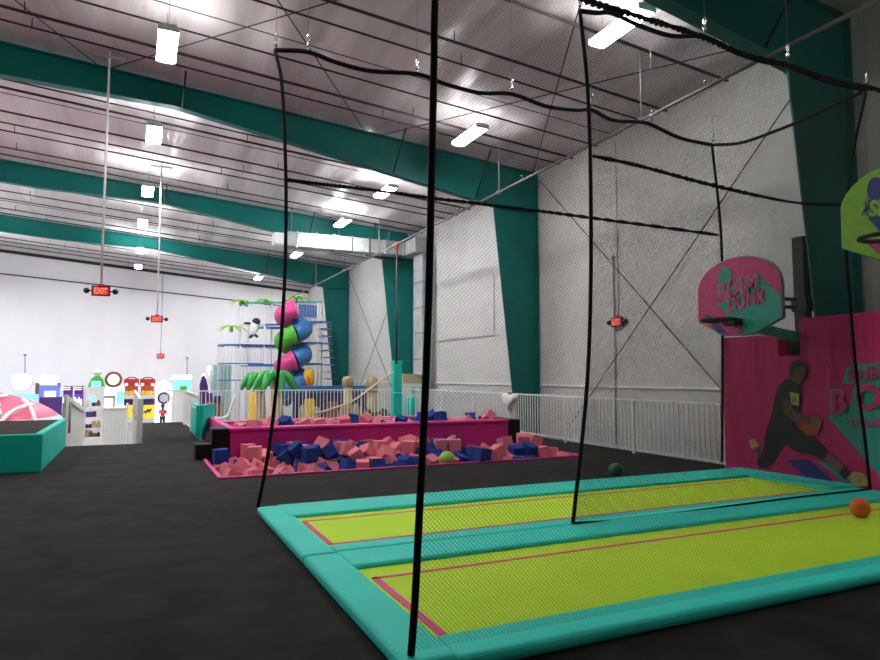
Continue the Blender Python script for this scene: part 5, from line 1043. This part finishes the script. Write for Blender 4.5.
# spiral slide: alternating coloured tube segments
sp = thing('spiral_slide', (7.1, YP - .5, LOW), 'spiral tube slide in pink, green and blue segments climbing the tower', 'slide')
c0 = pz(293.5, 345, YP - .1); zt, zb = pz(290, 309, YP).z, pz(292, 392, YP).z
turn = (pz(290, 314, YP).z - pz(290, 339.5, YP).z)
R0, r0 = .52, .45
seg = 0; z = zt; a = 0.0; colsq = ['slidepink', 'blue2', 'slidegreen', 'blue2', 'slidepink', 'blue2', 'blue2', 'blue2']
for seg in range(7):
    pts = []
    for i in range(11):
        g = seg * PI + PI * i / 10
        pts.append((c0.x - R0 * math.sin(g), YP - .35 - R0 * .8 * math.cos(g) + .3, zt - turn * (g / (2 * PI))))
    m = MB(); m.tube(pts, r0, 18); m.tube(pts[:2], r0 + .04, 18)
    m.build('tube_segment', M[colsq[seg]], sp)
# yellow slide mouth and blue pool wall
ys_ = thing('tube_slide', (8.08, YP - 1, LOW), 'short upright yellow slide at the foot of the tower', 'slide')
a, b = pz(305, 387, YP - 1), pz(316.5, 367, YP - 1); cxm, rxm = (a.x + b.x) / 2, (b.x - a.x) / 2; czm, rzm = (a.z + b.z) / 2, (b.z - a.z) / 2
m = MB(); m.tube([(cxm, YP - .6, a.z + .1 + (b.z - a.z - .2) * i / 8 + 0) for i in range(9)], [rxm * k for k in (.8, .95, 1, 1, 1, 1, .95, .85, .6)], 18); m.tube([(cxm, YP - .6, LOW), (cxm, YP - .6, a.z + .1)], rxm * .8, 14); m.build('chute', M['yellow'], ys_)
m = MB(); m.ell((cxm - .1, YP - .6 - rxm * .9, czm - .2), (rxm * .4, .08, rzm * .5), 14, 10); m.build('mouth', M['orange'], ys_)
a, b = at(292, 386, Y=30), at(369, 386, Y=30)
t2 = thing('pool_wall', (8.3, 30, LOW), 'long blue topped wall in front of the play structure', 'low wall')
m = MB(); m.box((a.x, 30, a.z - .32), (b.x, 30.3, a.z), .03); m.build('blue_cap', M['blue'], t2)
m = MB(); m.box((a.x + .1, 30.06, LOW), (b.x - .1, 30.25, a.z - .32)); m.build('panel', M['navy'], t2)
for k, mt in enumerate(('trunk', 'tan', 'brown', 'trunk', 'tan', 'brown')):
    x0 = a.x + .25 + k * .62; m = MB(); m.ell((x0 + .2, 29.7, -.25 - .1 * (k % 2)), (.22, .2, .55), 14, 10); m.lathe((x0 + .2, 29.7, LOW), [(.16, 0), (.2, .5), (.12, .6)], 12)
    tag(m.build('carved_stool', M[mt]), ['tan', 'straw', 'brown'][k % 3] + ' carved figure before the blue topped wall, ' + ['first from the palm', 'second from the palm', 'third from the palm', 'fourth from the palm', 'fifth from the palm', 'last, near the hedge'][k], 'figure', 'carved figures before the blue wall')
# hanging penguin
e = pz(254, 321, YP - .3); t3 = thing('toy_penguin', (e.x, YP - .3, e.z), 'black and white toy whale like figure hanging from the play structure', 'hanging figure')
m = MB(); m.ell((e.x, YP - .3, e.z - .30), (.20, .16, .42), 14, 10, Euler((0, .25, 0))); m.build('belly', M['white'], t3)
m = MB(); m.ell((e.x + .10, YP - .34, e.z - .02), (.20, .16, .17), 14, 10); m.ell((e.x + .1, YP - .2, e.z - .25), (.17, .13, .38), 12, 8, Euler((0, .25, 0))); m.build('back', M['black'], t3)
m = MB(); m.ell((e.x - .10, YP - .3, e.z - .74), (.16, .08, .08), 12, 8, Euler((0, -.7, 0))); m.ell((e.x + .12, YP - .3, e.z - .72), (.12, .08, .07), 12, 8, Euler((0, .7, 0))); m.ell((e.x - .3, YP - .3, e.z - .12), (.2, .05, .06), 10, 8); m.build('fin', M['black'], t3)
# palm tops on the posts
def frond(mb, c, ang, L, w, droop, mat=None):
    P = []
    for i in range(7):
        s = i / 6; P.append(c + Vector((math.cos(ang) * L * s, math.sin(ang) * L * s, L * (.45 * s - droop * s * s))))
    side = Vector((-math.sin(ang), math.cos(ang), 0))
    va = [mb.bm.verts.new(p + side * w * math.sin(PI * min(.97, .12 + i / 6.6))) for i, p in enumerate(P)]; vb = [mb.bm.verts.new(p - side * w * math.sin(PI * min(.97, .12 + i / 6.6))) for i, p in enumerate(P)]
    vc = [mb.bm.verts.new(p + Vector((0, 0, .035))) for p in P]
    for i in range(6):
        mb.bm.faces.new((va[i], va[i + 1], vc[i + 1], vc[i])); mb.bm.faces.new((vc[i], vc[i + 1], vb[i + 1], vb[i])); mb.bm.faces.new((vb[i], vb[i + 1], va[i + 1], va[i]))
for x, y, s, l in ((241, 301, .55, 'on the left top corner post'), (265, 300, .5, 'on the second top post'), (297, 297, .65, 'on the middle top post'), (232, 327, .75, 'on the curved balcony at the left')):
    c = pz(x, y); t4 = thing('palm_top', tuple(c), 'lime green artificial palm top ' + l, 'palm decoration', None)
    m = MB()
    for k in range(9): frond(m, c, k * 2 * PI / 9 + .2, s, .08, .75)
    m.build('fronds', M['lime'], t4)
    m = MB(); m.tube([c - Vector((0, 0, .25)), c], .06, 8); m.build('crown', M['slidegreen'], t4)
# big inflated palms behind the railing
for x, yt, yb, Yp_, w_, l in ((276, 376, 420, 28.0, .95, 'large inflated palm with thick green leaves and tan trunk, right of the pair'), (259, 378, 422, 29.5, .75, 'smaller inflated palm with thick green leaves, left of the pair')):
    c = at(x, yt, Y=Yp_); t5 = thing('inflated_palm', (c.x, Yp_, LOW), l, 'palm decoration')
    m = MB(); m.tube([(c.x, Yp_, LOW), (c.x + .03, Yp_, LOW + .9), (c.x, Yp_, c.z - .1)], [.42, .34, .20], 14); m.build('trunk', M['trunk'], t5)
    for k in range(7):
        a_ = k * 2 * PI / 7 + .35; P = []
        for i in range(8):
            s = i / 7; P.append((c.x + math.cos(a_) * w_ * s, Yp_ + math.sin(a_) * w_ * s, c.z + .14 * math.sin(PI * s * .8) - .85 * w_ * s ** 2.6))
        m = MB(); m.tube(P, [.10, .16, .19, .21, .20, .17, .12, .04], 12); m.build('leaf', M['leaf'], t5)
# straw drums and rocks
for x, y0, y1, l in ((348, 376, 386, 'left straw coloured round drum top behind the blue wall'), (372, 376, 392, 'right straw coloured round drum top beside the slanting rope')):
    a = at(x - 5.8, y1, Y=28); b = at(x + 5.8, y0, Y=28); r = (b.x - a.x) / 2; cx2 = (a.x + b.x) / 2
    t6 = thing('straw_drum', (cx2, 28, LOW), l, 'straw drum', 'straw drums behind the blue wall')
    m = MB(); m.lathe((cx2, 28, a.z), [(r, 0), (r, (b.z - a.z) * .6), (r * .8, (b.z - a.z) * .92), (.02, b.z - a.z)], 20); m.build('thatch', M['tan'], t6)
    m = MB(); m.lathe((cx2, 28, LOW), [(r * .8, 0), (r * .8, a.z - LOW)], 16); m.build('barrel', M['trunk'], t6)
a, b = at(403, 392, Y=23.4), at(427, 374, Y=23.4)
t7 = thing('tan_booth', (9.8, 23.4, LOW), 'white booth with tan block top and teal ledge behind the padded post', 'booth')
m = MB(); m.box((a.x - .12, 23.4, LOW), (10.3, 23.9, at(403, 383.5, Y=23.4).z), .01); m.build('cabinet', M['offwhite'], t7)
m = MB(); m.box((a.x, 23.45, at(403, 383.5, Y=23.4).z), (10.25, 23.85, b.z), .02); m.build('top_block', M['tan'], t7)
p_, q_ = at(413, 391, Y=23.2), at(433, 386, Y=23.2); m = MB(); m.box((p_.x, 23.15, p_.z), (min(10.3, q_.x), 23.4, p_.z + .12)); m.build('ledge', M['turq'], t7)
p_ = at(417, 391, Y=23.25); m = MB(); m.box((p_.x, 23.3, LOW), (10.2, 23.39, p_.z)); m.build('mint_panel', M['mint'], t7)
m = MB()
random.seed(5)
for k in range(26):
    m.ell((9.25 + random.uniform(-.42, .42), 27.3 - 1 + random.uniform(-.3, .3), -.9 + random.uniform(0, 1.0)), (.2, .2, .18), 8, 6)
o = m.build('shrub', M['hedge']); tag(o, 'low dark green shrub behind the railing, below the right straw drum', 'shrub')
# low colourful things behind the left railing
for x0, x1, y0, mt, l in ((249, 256, 392, 'yellow', 'yellow upright bumper behind the railing left of the palm trunk'), (306, 315, 399, 'yellow', 'yellow seat behind the railing under the blue wall'), (330, 338, 402, 'brown', 'brown low stool behind the railing')):
    a, b = at(x0, y0, Y=27.5), at(x1, y0, Y=27.5); m = MB(); m.box((a.x, 27.5, LOW), (b.x, 27.9, a.z), .06, 3); tag(m.build('bumper', M[mt]), l, 'bumper')
# back wall conduits
for x, y0, y1, l in ((25, 355, 378, 'thin conduit rising from the prize wheel'), (187, 358, 375, 'thin conduit above the aqua screen machine')):
    a, b = at(x, y0, Y=YB - .03), at(x, y1, Y=YB - .03); m = MB(); m.tube([a, b], .02, 5); m.lathe((a.x, YB - .06, a.z), [(.06, -.05), (.07, .05)], 8); tag(m.build('conduit', M['grey']), l, 'conduit')
bpy.context.view_layer.update()
